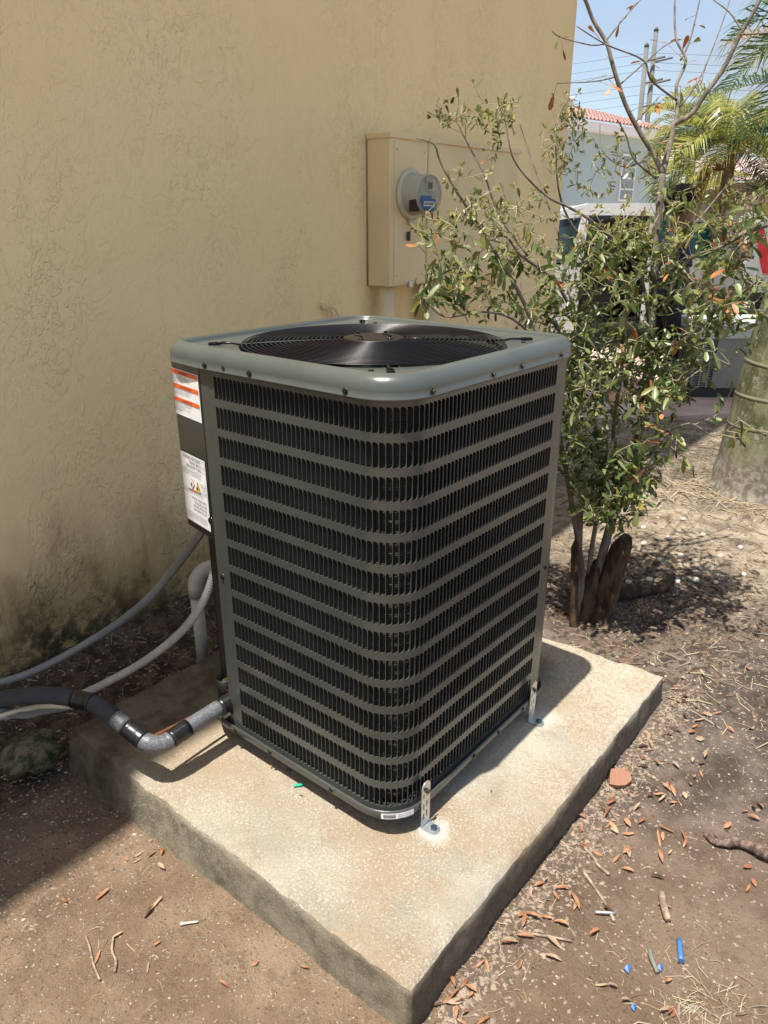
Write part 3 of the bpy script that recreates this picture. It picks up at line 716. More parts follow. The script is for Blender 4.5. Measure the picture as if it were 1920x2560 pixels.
# rating plate on the black inner wall
rpl = decal(C3, 0.010, 0.085, 0.275, 0.410, 0.0635, MAT['label'], 'rating_plate', ac, 6)
mb = MB()
for j in range(11): letter(mb, C3, 'MODEL  VOLTS 208/230  PH 1  HZ 60', 0.080, 0.395-0.008*j, 0.0055, 0.0628, -1, 0, sx=0.7)
for q in [(0.015, 0.080, 0.282, 0.304)]:
    mb.add([C3(q[0], q[2], 0.0625), C3(q[1], q[2], 0.0625), C3(q[1], q[3], 0.0625), C3(q[0], q[3], 0.0625)], [(0,1,2,3)])
mb.build('lettering', MAT['ink'], rpl)

# base pan
def rsq(half, rad, n=9, m=6, R4=None):
    pts = []; R4 = R4 or [max(rad, 0.02), max(rad-0.045, 0.012), rad, max(rad-0.035, 0.012)]
    for q in range(4):
        r = R4[q]; rn = R4[(q+1) % 4]
        cx = (half-r)*(1 if q in (0, 3) else -1); cy = (half-r)*(1 if q in (0, 1) else -1); a0 = q*pi/2
        for i in range(n): a = a0 + (pi/2)*i/(n-1); pts.append((cx + r*cos(a), cy + r*sin(a)))
        nx_ = (half-rn)*(1 if (q+1) % 4 in (0, 3) else -1); ny_ = (half-rn)*(1 if (q+1) % 4 in (0, 1) else -1)
        p0 = pts[-1]; a = a0+pi/2; p1 = (nx_ + rn*cos(a), ny_ + rn*sin(a))
        for i in range(1, m): pts.append((p0[0]+(p1[0]-p0[0])*i/m, p0[1]+(p1[1]-p0[1])*i/m))
    return pts
hc = W/2
def bendp(x, y, z):
    return (x + 0.115*max(0.0, y-0.60)*max(0.0, 1-x/0.25), y, z)
def rring(off, z, r0=0.10): return [bendp(hc+x, hc+y, z) for x, y in rsq(hc+off, max(r0+off, 0.01))]
def pring(off, z): return [(hc+x, hc+y, z) for x, y in rsq(hc+off, 0.10+off, R4=[0.07+off, 0.15+off, 0.10+off, 0.06+off])]
mb = MB()
mb.loft([pring(-0.05, 0.064), pring(0.006, 0.057), pring(0.012, 0.0585), pring(0.0135, 0.062), pring(0.0135, 0.076), pring(0.012, 0.0805), pring(0.009, 0.081), pring(0.007, 0.079), pring(0.004, 0.071), pring(-0.03, 0.071)], cap0=True)
mb.build('base_pan', MAT['paint'], ac)
for fx, fy_ in ((0.12, 0.12), (0.64, 0.12), (0.12, 0.64), (0.64, 0.64)):
    mb = MB(); mb.cyl((fx, fy_, 0.0), 0.028, 0.063, n=14); mb.build('foot', MAT['black'], ac)
# small barcode sticker on the pan at the near corner
def bpath(s, z, off=0.0):
    r = 0.1135; th = pi + s/r; return (hc-(hc+0.0135-r)+(r-off)*cos(th), hc-(hc+0.0135-r)+(r-off)*sin(th), z)
st = decal(bpath, 0.058, 0.142, 0.0600, 0.0775, -0.0012, MAT['label'], 'serial_sticker', ac, 10)
mb = MB()
for k in range(14): s = 0.064+k*0.0022; mb.add([bpath(s, 0.063, -0.002), bpath(s+0.0011, 0.063, -0.002), bpath(s+0.0011, 0.075, -0.002), bpath(s, 0.075, -0.002)], [(0,1,2,3)])
for j in range(3): letter(mb, bpath, 'SERIAL NO.', 0.100, 0.071-0.005*j, 0.004, -0.002, 1); letter(mb, bpath, 'MODEL NO.', 0.121, 0.071-0.005*j, 0.004, -0.002, 1)
mb.build('lettering', MAT['ink'], st)
# top cover
mb = MB()
prof = [(0.002, 1.108), (0.002, 1.1035), (0.0105, 1.1035), (0.0125, 1.1055), (0.0125, 1.108), (0.0105, 1.1095), (0.0105, 1.122), (0.0095, 1.131), (0.0065, 1.1385), (0.001, 1.1460), (-0.006, 1.1510), (-0.013, 1.1535), (-0.021, 1.1540), (-0.027, 1.1528), (-0.030, 1.1490), (-0.032, 1.1440), (-0.035, 1.1420)]
rings = [rring(o, z) for o, z in prof]
base_c = rsq(hc-0.035, 0.10)
def cring(r, z): return [(hc + r*cos(atan2(y, x)), hc + r*sin(atan2(y, x)), z) for x, y in base_c]
HR = 0.340
mid = [(hc+x, hc+y, 1.1412) for x, y in [((x*0.5 + 0.5*(HR+0.003)*cos(atan2(y, x))), (y*0.5 + 0.5*(HR+0.003)*sin(atan2(y, x)))) for x, y in base_c]]
rings += [mid, cring(HR+0.003, 1.1400), cring(HR+0.001, 1.1394), cring(HR, 1.137), cring(HR, 1.110)]
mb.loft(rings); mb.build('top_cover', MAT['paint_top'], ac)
mb = MB(); mb.loft([cring(HR+0.001, 1.113), cring(HR-0.004, 1.09), cring(HR-0.006, 0.99), cring(HR-0.0, 0.96)]); mb.build('fan_shroud', MAT['black'], ac)
mb = MB(); mb.loft([cring(HR+0.004, 0.80), cring(0.002, 0.80)]); mb.build('interior_darkening_disc', MAT['dark'], ac)  # dark disc added to close off the casing and keep the interior black
for a0 in (2.35, 2.65, 3.75, 4.05):
    mb = MB(); mb.add([(hc+(HR-0.0055)*cos(a), hc+(HR-0.0055)*sin(a), z) for z in (1.070, 1.095) for a in np.linspace(a0+0.7*0, a0+0.16, 5)], [(i, i+1, i+6, i+5) for i in range(4)])
    mb.build('fan_shroud_white_patch', MAT['label'], ac)  # white patch on the inner face of the shroud
# screws of cover, pan and panel
def screw(p, d):
    m_ = MB(); p = Vector(p); d = Vector(d)
    m_.cyl(p - d*0.001, 0.0072, 0.0022, d, 12); m_.cyl(p + d*0.001, 0.0048, 0.0042, d, 6, smooth=False); return m_.build('screw', MAT['screw'], ac)
for yv in (0.571, 0.413, 0.126): screw((-0.0105, yv, 1.1155), (-1, 0, 0))
for xv in (0.098, 0.327, 0.455, 0.656): screw((xv, -0.0105, 1.1155), (0, -1, 0))
for yv in (0.575, 0.43, 0.20): screw((-0.0135, yv, 0.069), (-1, 0, 0))
for xv in (0.33, 0.46, 0.60): screw((xv, -0.0135, 0.069), (0, -1, 0))
screw((0, 0.588, 0.553), (-1, 0, 0)); screw((0.694, 0.0, 0.50), (0, -1, 0)); screw((0, 0.60, 0.115), (-1, 0, 0))
mb = MB(); mb.cyl((-0.0102, 0.503, 1.1165), 0.0055, -0.0012, 'x', 12); mb.build('cover_hole', MAT['black'], ac)
# fan guard: rings, spokes, hub
GZ0 = 1.1445
def gzz(r): return 1.1535 - 0.0085*(max(r-0.075, 0)/0.26)**1.8
NR = 22
for k in range(NR):
    r = 0.088 + (0.334-0.088)*k/(NR-1)
    mb = MB(); n = 72; t = 0.00135; seg = 6; vs = []; fs = []
    for i in range(n):
        a = 2*pi*i/n
        for j in range(seg):
            b = 2*pi*j/seg; q = r + t*cos(b); vs.append((hc+q*cos(a), hc+q*sin(a), gzz(r)+t*sin(b)))
    for i in range(n):
        for j in range(seg): fs.append((i*seg+j, ((i+1) % n)*seg+j, ((i+1) % n)*seg+(j+1) % seg, i*seg+(j+1) % seg))
    mb.add(vs, fs, 0, True); mb.build('guard_ring', MAT['wire'], ac)
for q in range(4):
    a = pi/4 + q*pi/2; d = Vector((cos(a), sin(a), 0)); e = Vector((-sin(a), cos(a), 0))
    mb = MB(); pts = [Vector((hc, hc, 0)) + d*r + Vector((0, 0, gzz(r)-0.0036)) for r in (0.06, 0.13, 0.20, 0.27, 0.334)]
    pts += [Vector((hc, hc, 0)) + d*0.36 + Vector((0, 0, 1.1455)), Vector((hc, hc, 0)) + d*0.405 + Vector((0, 0, 1.1445))]
    mb.tube(pts, 0.0028, 6); mb.cyl(Vector((hc, hc, 1.1415)) + d*0.400, 0.0085, 0.006, n=10)
    tip = Vector((hc, hc, 1.1425)) + d*0.400
    mb.add([tip+d*x+e*y_+Vector((0, 0, z)) for x, y_, z in ((-0.012,-0.008,0),(0.016,-0.008,0),(0.016,0.008,0),(-0.012,0.008,0),(-0.012,-0.008,0.005),(0.016,-0.008,0.005),(0.016,0.008,0.005),(-0.012,0.008,0.005))],
           [(0,3,2,1),(4,5,6,7),(0,1,5,4),(1,2,6,5),(2,3,7,6),(3,0,4,7)])
    mb.build('guard_spoke', MAT['wire'], ac)
    for rr_, aa in ((0.33, 0.10), ):
        mb = MB(); mb.cyl(Vector((hc, hc, 1.1405)) + Vector((cos(a-aa), sin(a-aa), 0))*0.385, 0.006, 0.004, n=10); mb.build('screw', MAT['screw'], ac)
hubm = simple('brown_black_hub', (0.010, 0.008, 0.006), 0.4, spec=0.35)
mb = MB(); hb = [[(hc+r*cos(2*pi*i/40), hc+r*sin(2*pi*i/40), z) for i in range(40)] for r, z in ((0.078, 1.1510), (0.078, 1.1545), (0.072, 1.1560), (0.03, 1.1555), (0.001, 1.1555))]
mb.loft(hb); hub = mb.build('guard_hub', hubm, ac)
for q in range(4):
    a = q*pi/2 + 0.05; c_ = (hc+0.052*cos(a), hc+0.052*sin(a), 1.1555)
    mb = MB(); mb.cyl(c_, 0.0085, 0.003, n=14); mb.cyl((c_[0], c_[1], 1.1580), 0.0045, 0.007, n=6, smooth=False); mb.build('nut', MAT['screw'], hub)
# fan blades and motor
mb = MB(); mb.cyl((hc, hc, 1.02), 0.065, 0.12, n=24); mt2 = mb.build('fan_motor', MAT['black'], ac)
for q in range(3):
    mb = MB(); vs = []; fs = []; a0 = q*2*pi/3 + 0.5
    for i, r in enumerate(np.linspace(0.05, 0.32, 7)):
        for j, u in enumerate(np.linspace(-0.5, 0.5, 6)):
            a = a0 + u*1.15 + (r-0.05)*1.2; vs.append((hc+r*cos(a), hc+r*sin(a), 1.045 + u*0.07*(1-0.3*(r/0.27)) - 0.015*(2*u)**2))
    for i in range(6):
        for j in range(5): fs.append((i*6+j, i*6+j+1, i*6+j+7, i*6+j+6))
    mb.add(vs, fs, 0, True); mb.build('fan_blade', MAT['dark'], ac)
# slotted anchor brackets
def bracket(xc):
    m_ = MB(); hw = 0.0175; H = 0.140; y0 = -0.0165; th = 0.0018
    vsl = []
    outl = [(-hw, 0.0), (hw, 0.0)] + [(hw*cos(a), H-hw+hw*sin(a)) for a in np.linspace(0, pi, 9)]
    # strip with two columns of slots: built from bars
    def bar(xa, xb, za, zb): m_.box((xc+xa, y0-th, za), (xc+xb, y0, zb))
    slots = [(0.026, 0.046), (0.056, 0.076), (0.088, 0.104)]
    cols = [(-hw, -0.0115), (-0.0065, 0.0015), (0.0065, hw)]
    for a, b in cols: bar(a, b, 0.0, H-hw)
    offs_ = [0.0, 0.004]
    for ci, (a, b) in enumerate(((-0.0115, -0.0065), (0.0015, 0.0065))):
        zc = 0.0
        for s0_, s1_ in slots: bar(a, b, zc, s0_+offs_[ci]); zc = s1_+offs_[ci]
        bar(a, b, zc, H-hw)
    cap = [(xc+hw*cos(a), H-hw+hw*sin(a)) for a in np.linspace(0, pi, 11)]
    n = len(cap); m_.add([(x, y0-th, z) for x, z in cap] + [(x, y0, z) for x, z in cap], [tuple(range(n-1, -1, -1)), tuple(range(n, 2*n))] + [(i, i+1, n+i+1, n+i) for i in range(n-1)])
    # foot
    ft = [(xc-hw, y0), (xc+hw, y0)] + [(xc+0.0+hw*cos(a), y0-0.028-hw*0.9*sin(a)) for a in np.linspace(0, pi, 9)]
    n = len(ft); m_.add([(x, y, 0.0026) for x, y in ft] + [(x, y, 0.0046) for x, y in ft], [tuple(range(n)), tuple(range(2*n-1, n-1, -1))] + [(i, n+i, n+(i+1) % n, (i+1) % n) for i in range(n)])
    br = m_.build('anchor_bracket', MAT['galv'], ac)
    m_ = MB(); m_.cyl((xc+0.001, y0-0.027, 0.004), 0.009, 0.007, n=6, smooth=False); m_.cyl((xc+0.001, y0-0.027, 0.011), 0.005, 0.003, n=10); m_.build('bolt', MAT['bolt'], br)
    m_ = MB(); m_.cyl((xc+0.004, y0-th, 0.108), 0.006, -0.006, 'y', 8); m_.cyl((xc-0.005, y0-th, 0.119), 0.004, -0.004, 'y', 8); m_.build('screw', MAT['screw'], br)
bracket(0.102); bracket(0.652)

# ------------------------------------------------------------------ pipes and hoses
FLEX_P = [(0.092,0.720,0.604),(0.085,0.725,0.530),(0.069,0.730,0.471),(0.041,0.750,0.398),(0.005,0.800,0.313),(-0.040,0.870,0.234),(-0.107,0.950,0.161),(-0.218,1.050,0.090),(-0.302,1.150,0.037),(-0.464,1.200,0.071)]
COND_P = [(0.076,0.800,0.612),(0.064,0.840,0.542),(0.057,0.920,0.435),(0.021,1.000,0.337),(-0.028,1.100,0.241),(-0.094,1.200,0.157),(-0.184,1.280,0.093),(-0.267,1.340,0.057),(-0.381,1.400,0.049)]
CABLE_P = [(-0.513,0.980,0.206),(-0.473,0.980,0.195),(-0.409,0.980,0.182),(-0.356,0.980,0.160),(-0.308,0.970,0.124),(-0.275,0.950,0.095)]
CABLE2_P = [(-0.502,1.000,0.213),(-0.464,1.000,0.194),(-0.406,1.000,0.149),(-0.351,1.000,0.131),(-0.282,1.000,0.106)]
INS_P = [(0.093,0.600,0.147),(0.029,0.615,0.140),(-0.040,0.620,0.136),(-0.163,0.622,0.130),(-0.213,0.625,0.125),(-0.245,0.645,0.135),(-0.258,0.690,0.154),(-0.276,0.760,0.186),(-0.290,0.820,0.205),(-0.314,0.870,0.211),(-0.354,0.920,0.223),(-0.406,0.970,0.227),(-0.450,1.020,0.216),(-0.501,1.050,0.211)]
COP_P = [(0.066,0.660,0.128),(-0.039,0.660,0.123),(-0.138,0.655,0.131),(-0.231,0.650,0.143)]

CABLE_P[-2:] = [(-0.30, 0.93, 0.15), (-0.295, 0.86, 0.19)]; COND_P[0] = (0.10, 0.745, 0.665); COND_P[1] = (0.078, 0.80, 0.575)
def frames(pts): return smoothpath(pts, 8)
ins = frames(INS_P)
il = thing('insulated_pipe', 'thick foam insulated refrigerant pipe with black tape bands, bent over the slab corner', 'pipe', ins[0])
N = len(ins)
def seg(a, b, r, mat, name):
    m_ = MB(); p = ins[a:b+1]; k = len(p)
    rr = [r*(1+0.02*sin(i*1.7)) for i in range(k)]
    m_.tube(p, rr, 20); return m_.build(name, mat, il)
ir = 0.0235
seg(0, 15, ir+0.001, MAT['tape'], 'tape_band')
seg(15, 23, ir, MAT['foam2'], 'foam_sleeve'); seg(22, 28, ir+0.0018, MAT['tape'], 'tape_band')
seg(28, 44, ir+0.0005, MAT['foam2'], 'foam_sleeve'); seg(43, 51, ir+0.0018, MAT['tape'], 'tape_band')
seg(51, 55, ir, MAT['foam2'], 'foam_sleeve'); seg(55, 66, ir, MAT['foam'], 'foam_sleeve'); seg(65, 73, ir+0.0018, MAT['tape'], 'tape_band'); seg(73, N-1, ir, MAT['foam'], 'foam_sleeve')
mb = MB(); mb.tube(frames(COP_P), 0.0052, 10); cp = mb.build('copper_pipe', MAT['copper'])
tag(cp, 'thin bare copper refrigerant tube running alongside the insulated pipe', 'pipe')
mb = MB(); mb.tube(smoothpath(FLEX_P, 12), 0.0120, 14)
fx = mb.build('ribbed_hose', MAT['whip']); tag(fx, 'pale ribbed flexible electrical hose curving down from the unit past the white elbow pipe', 'hose')
fp = smoothpath(FLEX_P, 26); mb = MB()
acc = 0; last = fp[0]
for i in range(1, 120):
    acc += (fp[i]-last).length; last = fp[i]
    if acc > 0.0072:
        acc = 0; d = (fp[i+1]-fp[i-1]).normalized(); mb.tube([fp[i]-d*0.0013, fp[i]+d*0.0013], 0.0130, 12)
rb = mb.build('rib', MAT['whip'], fx); rb['kind'] = 'stuff'
mb = MB(); mb.tube(smoothpath([(0.088, 0.722, 0.645), (0.092, 0.72, 0.61), (0.090, 0.722, 0.565)], 4), 0.0165, 14); mb.build('hose_fitting', MAT['conduit'], fx)
mb = MB(); mb.tube(smoothpath(COND_P, 10), 0.0128, 14)
tag(mb.build('grey_conduit', MAT['conduit']), 'smooth grey flexible conduit sagging along the mossy wall', 'conduit')
mb = MB(); mb.tube(smoothpath(CABLE_P, 8), 0.0062, 8); tag(mb.build('cream_cable', MAT['cable']), 'thin cream cable dipping under the insulated pipe at the left edge', 'cable')
mb = MB(); mb.tube(smoothpath(CABLE2_P, 8), 0.0105, 8); tag(mb.build('green_grey_hose', MAT['conduit']), 'dull grey hose under the cream cable at the left edge', 'hose')
# pvc drain
px_, py_ = 0.338, 1.20
mbp = thing('pvc_pipe', 'grey white plastic elbow pipe standing out of the soil behind the slab', 'pipe', (px_, py_, -0.2))
mb = MB(); mb.cyl((px_, py_, -0.25), 0.0235, 0.44, n=24); mb.build('upright_pipe', MAT['pvc'], mbp)
el = [Vector((px_, py_, 0.150))] + [Vector((px_+0.052-0.052*cos(a), py_, 0.185+0.052*sin(a))) for a in np.linspace(0, pi/2, 10)] + [Vector((px_+0.10, py_, 0.237))]
mb = MB(); mb.tube(el, 0.0285, 24); mb.build('elbow', MAT['pvc'], mbp)
mb = MB(); mb.tube([(px_+0.10, py_, 0.237), (px_+0.65, py_+0.02, 0.230)], 0.0235, 20); mb.build('side_pipe', MAT['pvc'], mbp)
# service valve
sv = thing('service_valve', 'brass service valve in a black cup beside the bottom of the unit', 'valve', (0.05, 0.66, 0.14))
mb = MB(); vx, vy, vz = 0.055, 0.692, 0.155
mb.loft([[(vx+r*cos(2*pi*i/18), vy+r*sin(2*pi*i/18), z) for i in range(18)] for r, z in ((0.001, vz-0.035), (0.026, vz-0.034), (0.028, vz-0.02), (0.028, vz+0.012), (0.025, vz+0.012), (0.024, vz-0.02))]); mb.build('cup', MAT['black'], sv)
mb = MB(); d = Vector((-0.8, -0.35, 0.25)).normalized()
c0 = Vector((vx+0.004, vy-0.004, vz+0.0)); mb.cyl(c0, 0.0085, 0.020, d, 6, smooth=False); mb.cyl(c0 - d*0.012, 0.0065, 0.013, d, 12); mb.cyl(c0 + Vector((0.008, -0.010, -0.012)), 0.008, 0.016, d, 6, smooth=False); mb.build('brass_cap', MAT['brass'], sv)
# mossy stone by the slab corner
def rock(name, c, r, mat, label, cat, seed=0, sq=(1, 1, 0.6), n=14, rough=0.25, group=None, build=True):
    m_ = MB(); rings = []
    for j in range(n+1):
        ph = pi*j/n; ring = []
        for i in range(n*2):
            a = 2*pi*i/(2*n); x, y, z = sin(ph)*cos(a), sin(ph)*sin(a), cos(ph)
            k = 1 + rough*float(fbm(x*1.7+seed, y*1.7+z*1.3, 3, seed % 4))
            ring.append((c[0]+x*k*r*sq[0], c[1]+y*k*r*sq[1], c[2]+z*k*r*sq[2]))
        rings.append(ring)
    m_.loft(rings, smooth=True); o = m_.build(name, mat); return tag(o, label, cat, group)
sm = NG('mossy_stone'); c = sm.mix(sm.ramp(sm.noise(25, 6, 0.7), 0.4, 0.6), (0.035, 0.045, 0.014), (0.16, 0.14, 0.10))
sm.set(c, 0.95, spec=0.15); sm.bump(sm.noise(120, 5, 0.7), 0.004)
rock('mossy_stone', (-0.365, 1.12, -0.075), 0.088, sm.mat, 'rough mossy lump of stone under the pipes by the wall', 'stone', 3, (1.0, 1.0, 0.6), rough=0.4)

# ------------------------------------------------------------------ things lying about
def top_z(x, y):
    return 0.002 if (-0.262 < x < 1.13 and -0.245 < y < 1.045) else gz(x, y) + 0.003
def litter_leaf(L_, W_, curl, bend):
    vs = []; n = 7
    for i in range(n):
        u = i/(n-1); wd = W_*max(0.02, sin(pi*min(1, u*0.96+0.02))**0.75)*(1 + random.uniform(-0.1, 0.35)*(i % 2))
        z = bend*sin(pi*u)*L_ ; x = (u-0.5)*L_
        vs += [(x, -wd/2, z+curl*wd), (x, 0, z), (x, wd/2, z+curl*wd)]
    fs = []
    for i in range(n-1):
        for j in range(2): fs.append((3*i+j, 3*i+j+1, 3*i+j+4, 3*i+j+3))
    return vs, fs
lit_me = []
for k in range(8):
    vs, fs = litter_leaf(random.uniform(0.026, 0.060), random.uniform(0.008, 0.016), random.uniform(0.0, 0.45), random.choice([-1, 1, 1])*random.uniform(0.0, 0.09))
    for mt_ in ('litter', 'litter2', 'litter3'):
        me = bpy.data.meshes.new('fallen_leaf'); me.from_pydata(vs, [], fs); me.materials.append(MAT[mt_]); me.polygons.foreach_set('use_smooth', [True]*len(fs)); me.update(); lit_me.append((mt_, me))
def put_leaf(x, y, label, group, kind=None, rz=None, sc_=1.0, lift=0.0):
    kind = kind or random.choices(['litter', 'litter2', 'litter3'], [0.56, 0.32, 0.12])[0]
    me = random.choice([m for t, m in lit_me if t == kind])
    o = bpy.data.objects.new('fallen_leaf', me); C.objects.link(o)
    o.location = (x, y, top_z(x, y) + lift + 0.004*sc_); o.rotation_euler = (random.gauss(0, 0.28), random.gauss(0, 0.22), random.uniform(0, 2*pi) if rz is None else rz)
    o.scale = (sc_,)*3
    return tag(o, label, 'leaf', group)
def LRf(x, y):
    if x < 0.0: return 'dry orange-brown leaf in the drift beside the front corner of the slab'
    if y > -0.345: return 'dry fallen leaf lying close along the right side of the slab'
    if x < 0.32: return 'dry fallen leaf on the soil between the slab and the blue plastic tube'
    if x < 0.85: return 'dry fallen leaf on the soil between the terracotta shard and the dark root'
    return 'dry fallen leaf on the open soil beyond the dark root, near the slab end'
for i in range(40):      # drifts along the slab edge
    t = random.random()**0.8; x = -0.22 + t*1.45; y = -0.275 - abs(random.gauss(0, 0.055))
    put_leaf(x, y, LRf(x, y), 'fallen leaves on the soil right of the slab', sc_=random.uniform(0.7, 1.05))
for cx, cy, n, s in ((-0.13, -0.31, 16, 0.035), (0.04, -0.33, 6, 0.03), (0.22, -0.40, 9, 0.04), (0.50, -0.36, 12, 0.045), (0.72, -0.42, 14, 0.06), (0.58, -0.50, 10, 0.04), (0.95, -0.40, 9, 0.06), (0.82, -0.62, 8, 0.05), (1.15, -0.45, 8, 0.07), (1.30, -0.28, 8, 0.06), (0.12, -0.66, 7, 0.05), (0.05, -0.56, 3, 0.04)):
    for k in range(int(n*0.8)):
        lx, ly = random.gauss(cx, s), min(-0.262, random.gauss(cy, s)); put_leaf(lx, ly, LRf(lx, ly), 'fallen leaves on the soil right of the slab', sc_=random.uniform(0.65, 1.0), lift=random.uniform(0, 0.006))
for i in range(34): lx, ly = random.uniform(0.0, 1.9), random.uniform(-1.0, -0.3); put_leaf(lx, ly, LRf(lx, ly), 'fallen leaves on the soil right of the slab', sc_=random.uniform(0.6, 0.95))
for i in range(20): put_leaf(random.uniform(1.2, 2.6), random.uniform(-0.5, 0.5), 'small dry leaf on the soil around the shrub', 'fallen leaves around the shrub', sc_=random.uniform(0.6, 0.9))
from itertools import product
LL = 'dry fallen leaf on the sunlit sandy soil left of the slab'
for x, y, k, s in ((-0.322,0.575,'litter',0.7),(-0.345,0.60,'litter2',0.55),(-0.36,0.585,'litter',0.45),(-0.375,0.615,'litter',0.45),(-0.33,0.52,'litter2',0.7),(-0.30,0.56,'litter',0.6),(-0.545,0.62,'litter',0.75),(-0.475,0.56,'litter',0.95),(-0.575,0.42,'litter',0.7),(-0.515,0.43,'litter2',0.75),(-0.47,0.335,'litter',0.6),(-0.52,0.30,'litter2',0.5),(-0.36,0.12,'litter',0.6),(-0.44,0.13,'litter',0.55),(-0.30,0.02,'litter',0.6),(-0.405,0.43,'litter2',0.6)):
    put_leaf(x, y, LL, 'fallen leaves left of the slab', k, sc_=s*1.15)
put_leaf(-0.435, 0.42, 'nearly black curled leaf standing on the sandy soil left of the slab', None, 'litter3', 0.3, 0.9)
put_leaf(0.0, 0.445, 'small brown leaf on the slab near the left side of the unit', None, 'litter', 0.6, 0.45)
put_leaf(0.015, 0.395, 'slightly larger curled brown leaf on the slab by the left side of the unit', None, 'litter', 0.9, 0.6)
put_leaf(-0.025, 0.30, 'small pale triangular leaf on the slab near the green plastic bit', None, 'litter2', 2.0, 0.45)
put_leaf(0.31, -0.085, 'tiny dark curled leaf on the slab in the shade edge of the unit', None, 'litter3', 0.5, 0.35)
def bit(name, pts, r, mat, label, cat, n=7):
    m_ = MB(); m_.tube(smoothpath(pts, 4), r, n); return tag(m_.build(name, mat), label, cat)
g0 = MAT_green = simple('green_plastic', (0.01, 0.42, 0.22), 0.35)
bit('wire_connector', [(-0.015, 0.338, 0.006), (0.005, 0.322, 0.006)], [0.004]*4+[0.0025], g0, 'tiny bright green plastic piece on the slab left of the unit', 'plastic piece')
bp_ = simple('blue_plastic', (0.05, 0.15, 0.34), 0.45)
z0 = gz(0.25, -0.62)
bit('plastic_tube', [(0.295, -0.610, gz(0.295, -0.61)+0.010), (0.245, -0.632, z0+0.011)], [0.0068]*4+[0.0076], bp_, 'short light blue plastic tube on the soil', 'plastic piece')
db = simple('deep_blue_plastic', (0.015, 0.09, 0.32), 0.5)
for (x, y, s, lb) in ((0.155, -0.545, 0.008, 'leftmost deep blue plastic scrap on the soil'), (0.205, -0.60, 0.007, 'deep blue plastic scrap beside the grey strip on the soil'), (0.075, -0.59, 0.006, 'deep blue plastic scrap nearest the bottom of the picture')):
    m_ = MB(); zz = gz(x, y)+0.006; m_.add([(x-s, y-s*0.7, zz), (x+s, y-s*0.5, zz+0.004), (x+s*0.7, y+s*0.6, zz+0.007), (x-s*0.6, y+s*0.8, zz+0.002), (x-s, y-s*0.7, zz-0.003), (x+s, y-s*0.5, zz), (x+s*0.7, y+s*0.6, zz+0.003), (x-s*0.6, y+s*0.8, zz-0.002)], [(0,1,2,3), (7,6,5,4), (0,4,5,1), (1,5,6,2), (2,6,7,3), (3,7,4,0)])
    tag(m_.build('plastic_scrap', db), lb, 'plastic piece')
bit('grey_strip', [(0.235, -0.565, gz(0.235, -0.565)+0.006), (0.215, -0.575, gz(0.21, -0.58)+0.010), (0.19, -0.60, gz(0.19, -0.60)+0.006)], 0.0055, simple('grey_rubber', (0.16, 0.17, 0.15), 0.6), 'curved grey strip on the soil between blue scraps', 'rubber strip')
tm = simple('terracotta', (0.28, 0.135, 0.08), 0.75, bump=0.002, bs=90)
def shard(name, c, pts, th, mat, label, cat, tilt=(0.2, -0.25, 0)):
    m_ = MB(); R3 = Matrix.Rotation(tilt[0], 3, 'X') @ Matrix.Rotation(tilt[1], 3, 'Y'); n = len(pts)
    vs = [Vector(c) + R3 @ Vector((x, y, th)) for x, y in pts] + [Vector(c) + R3 @ Vector((x*1.06, y*1.06, 0)) for x, y in pts]
    m_.add(vs, [tuple(range(n)), tuple(range(2*n-1, n-1, -1))] + [(i, n+i, n+(i+1) % n, (i+1) % n) for i in range(n)])
    return tag(m_.build(name, mat), label, cat)
shard('terracotta_shard', (0.715, -0.282, gz(0.715, -0.285)+0.014), [(0.038, -0.022), (0.034, 0.010), (0.012, 0.028), (-0.010, 0.020), (-0.036, 0.008), (-0.024, -0.014), (-0.008, -0.030), (0.018, -0.036)], 0.011, tm, 'broken orange terracotta shard by the right edge of the slab', 'shard')
bit('driftwood', [(x, y, gz(x, y)+h) for x, y, h in ((0.658, -0.552, 0.012), (0.640, -0.590, 0.010), (0.672, -0.640, 0.016), (0.668, -0.708, 0.018), (0.685, -0.79, 0.02))], [0.003]+[0.008]*5+[0.013]*5+[0.017]*6, bark('dark_wood', (0.07, 0.045, 0.035), (0.24, 0.17, 0.14), 60), 'dark weathered root lying at the right edge of the soil', 'root', 9)
bit('bark_piece', [(0.40, -0.53, gz(0.40, -0.53)+0.008), (0.36, -0.55, gz(0.36, -0.55)+0.013), (0.33, -0.572, gz(0.33, -0.572)+0.010)], [0.005]+[0.009]*7+[0.006], MAT['stick'], 'short rough piece of bark on the soil above the blue tube', 'bark')
sticks = [((0.40,-0.33),(0.36,-0.40),'pale peeled stick by the lower right slab edge',0.004), ((0.33,-0.36),(0.26,-0.47),'long thin pale stick on the soil below the terracotta shard',0.004), ((0.08,-0.31),(0.13,-0.42),'grey forked twig leaning toward the slab near its front corner',0.003),
          ((-0.56,0.50),(-0.60,0.36),'thin straight twig on the sandy soil left of the slab',0.0025), ((-0.53,0.43),(-0.57,0.35),'short dark twig by a tan leaf left of the slab',0.003)]
for a, b, lb, r in sticks:
    m_ = [(a[0]+(b[0]-a[0])*t + random.gauss(0, 0.004), a[1]+(b[1]-a[1])*t + random.gauss(0, 0.004)) for t in (0, 0.33, 0.66, 1)]
    bit('stick', [(x, y, gz(x, y)+0.006) for x, y in m_], r, MAT['stick'], lb, 'stick', 6)
bit('bone', [(-0.405, 0.335, gz(-0.405, 0.335)+0.006), (-0.375, 0.305, gz(-0.375, 0.305)+0.006)], [0.0045, 0.003, 0.0026, 0.0026, 0.002], simple('chalk_white', (0.55, 0.50, 0.40), 0.7), 'small bone-white tube on the sandy soil left of the slab', 'tube')
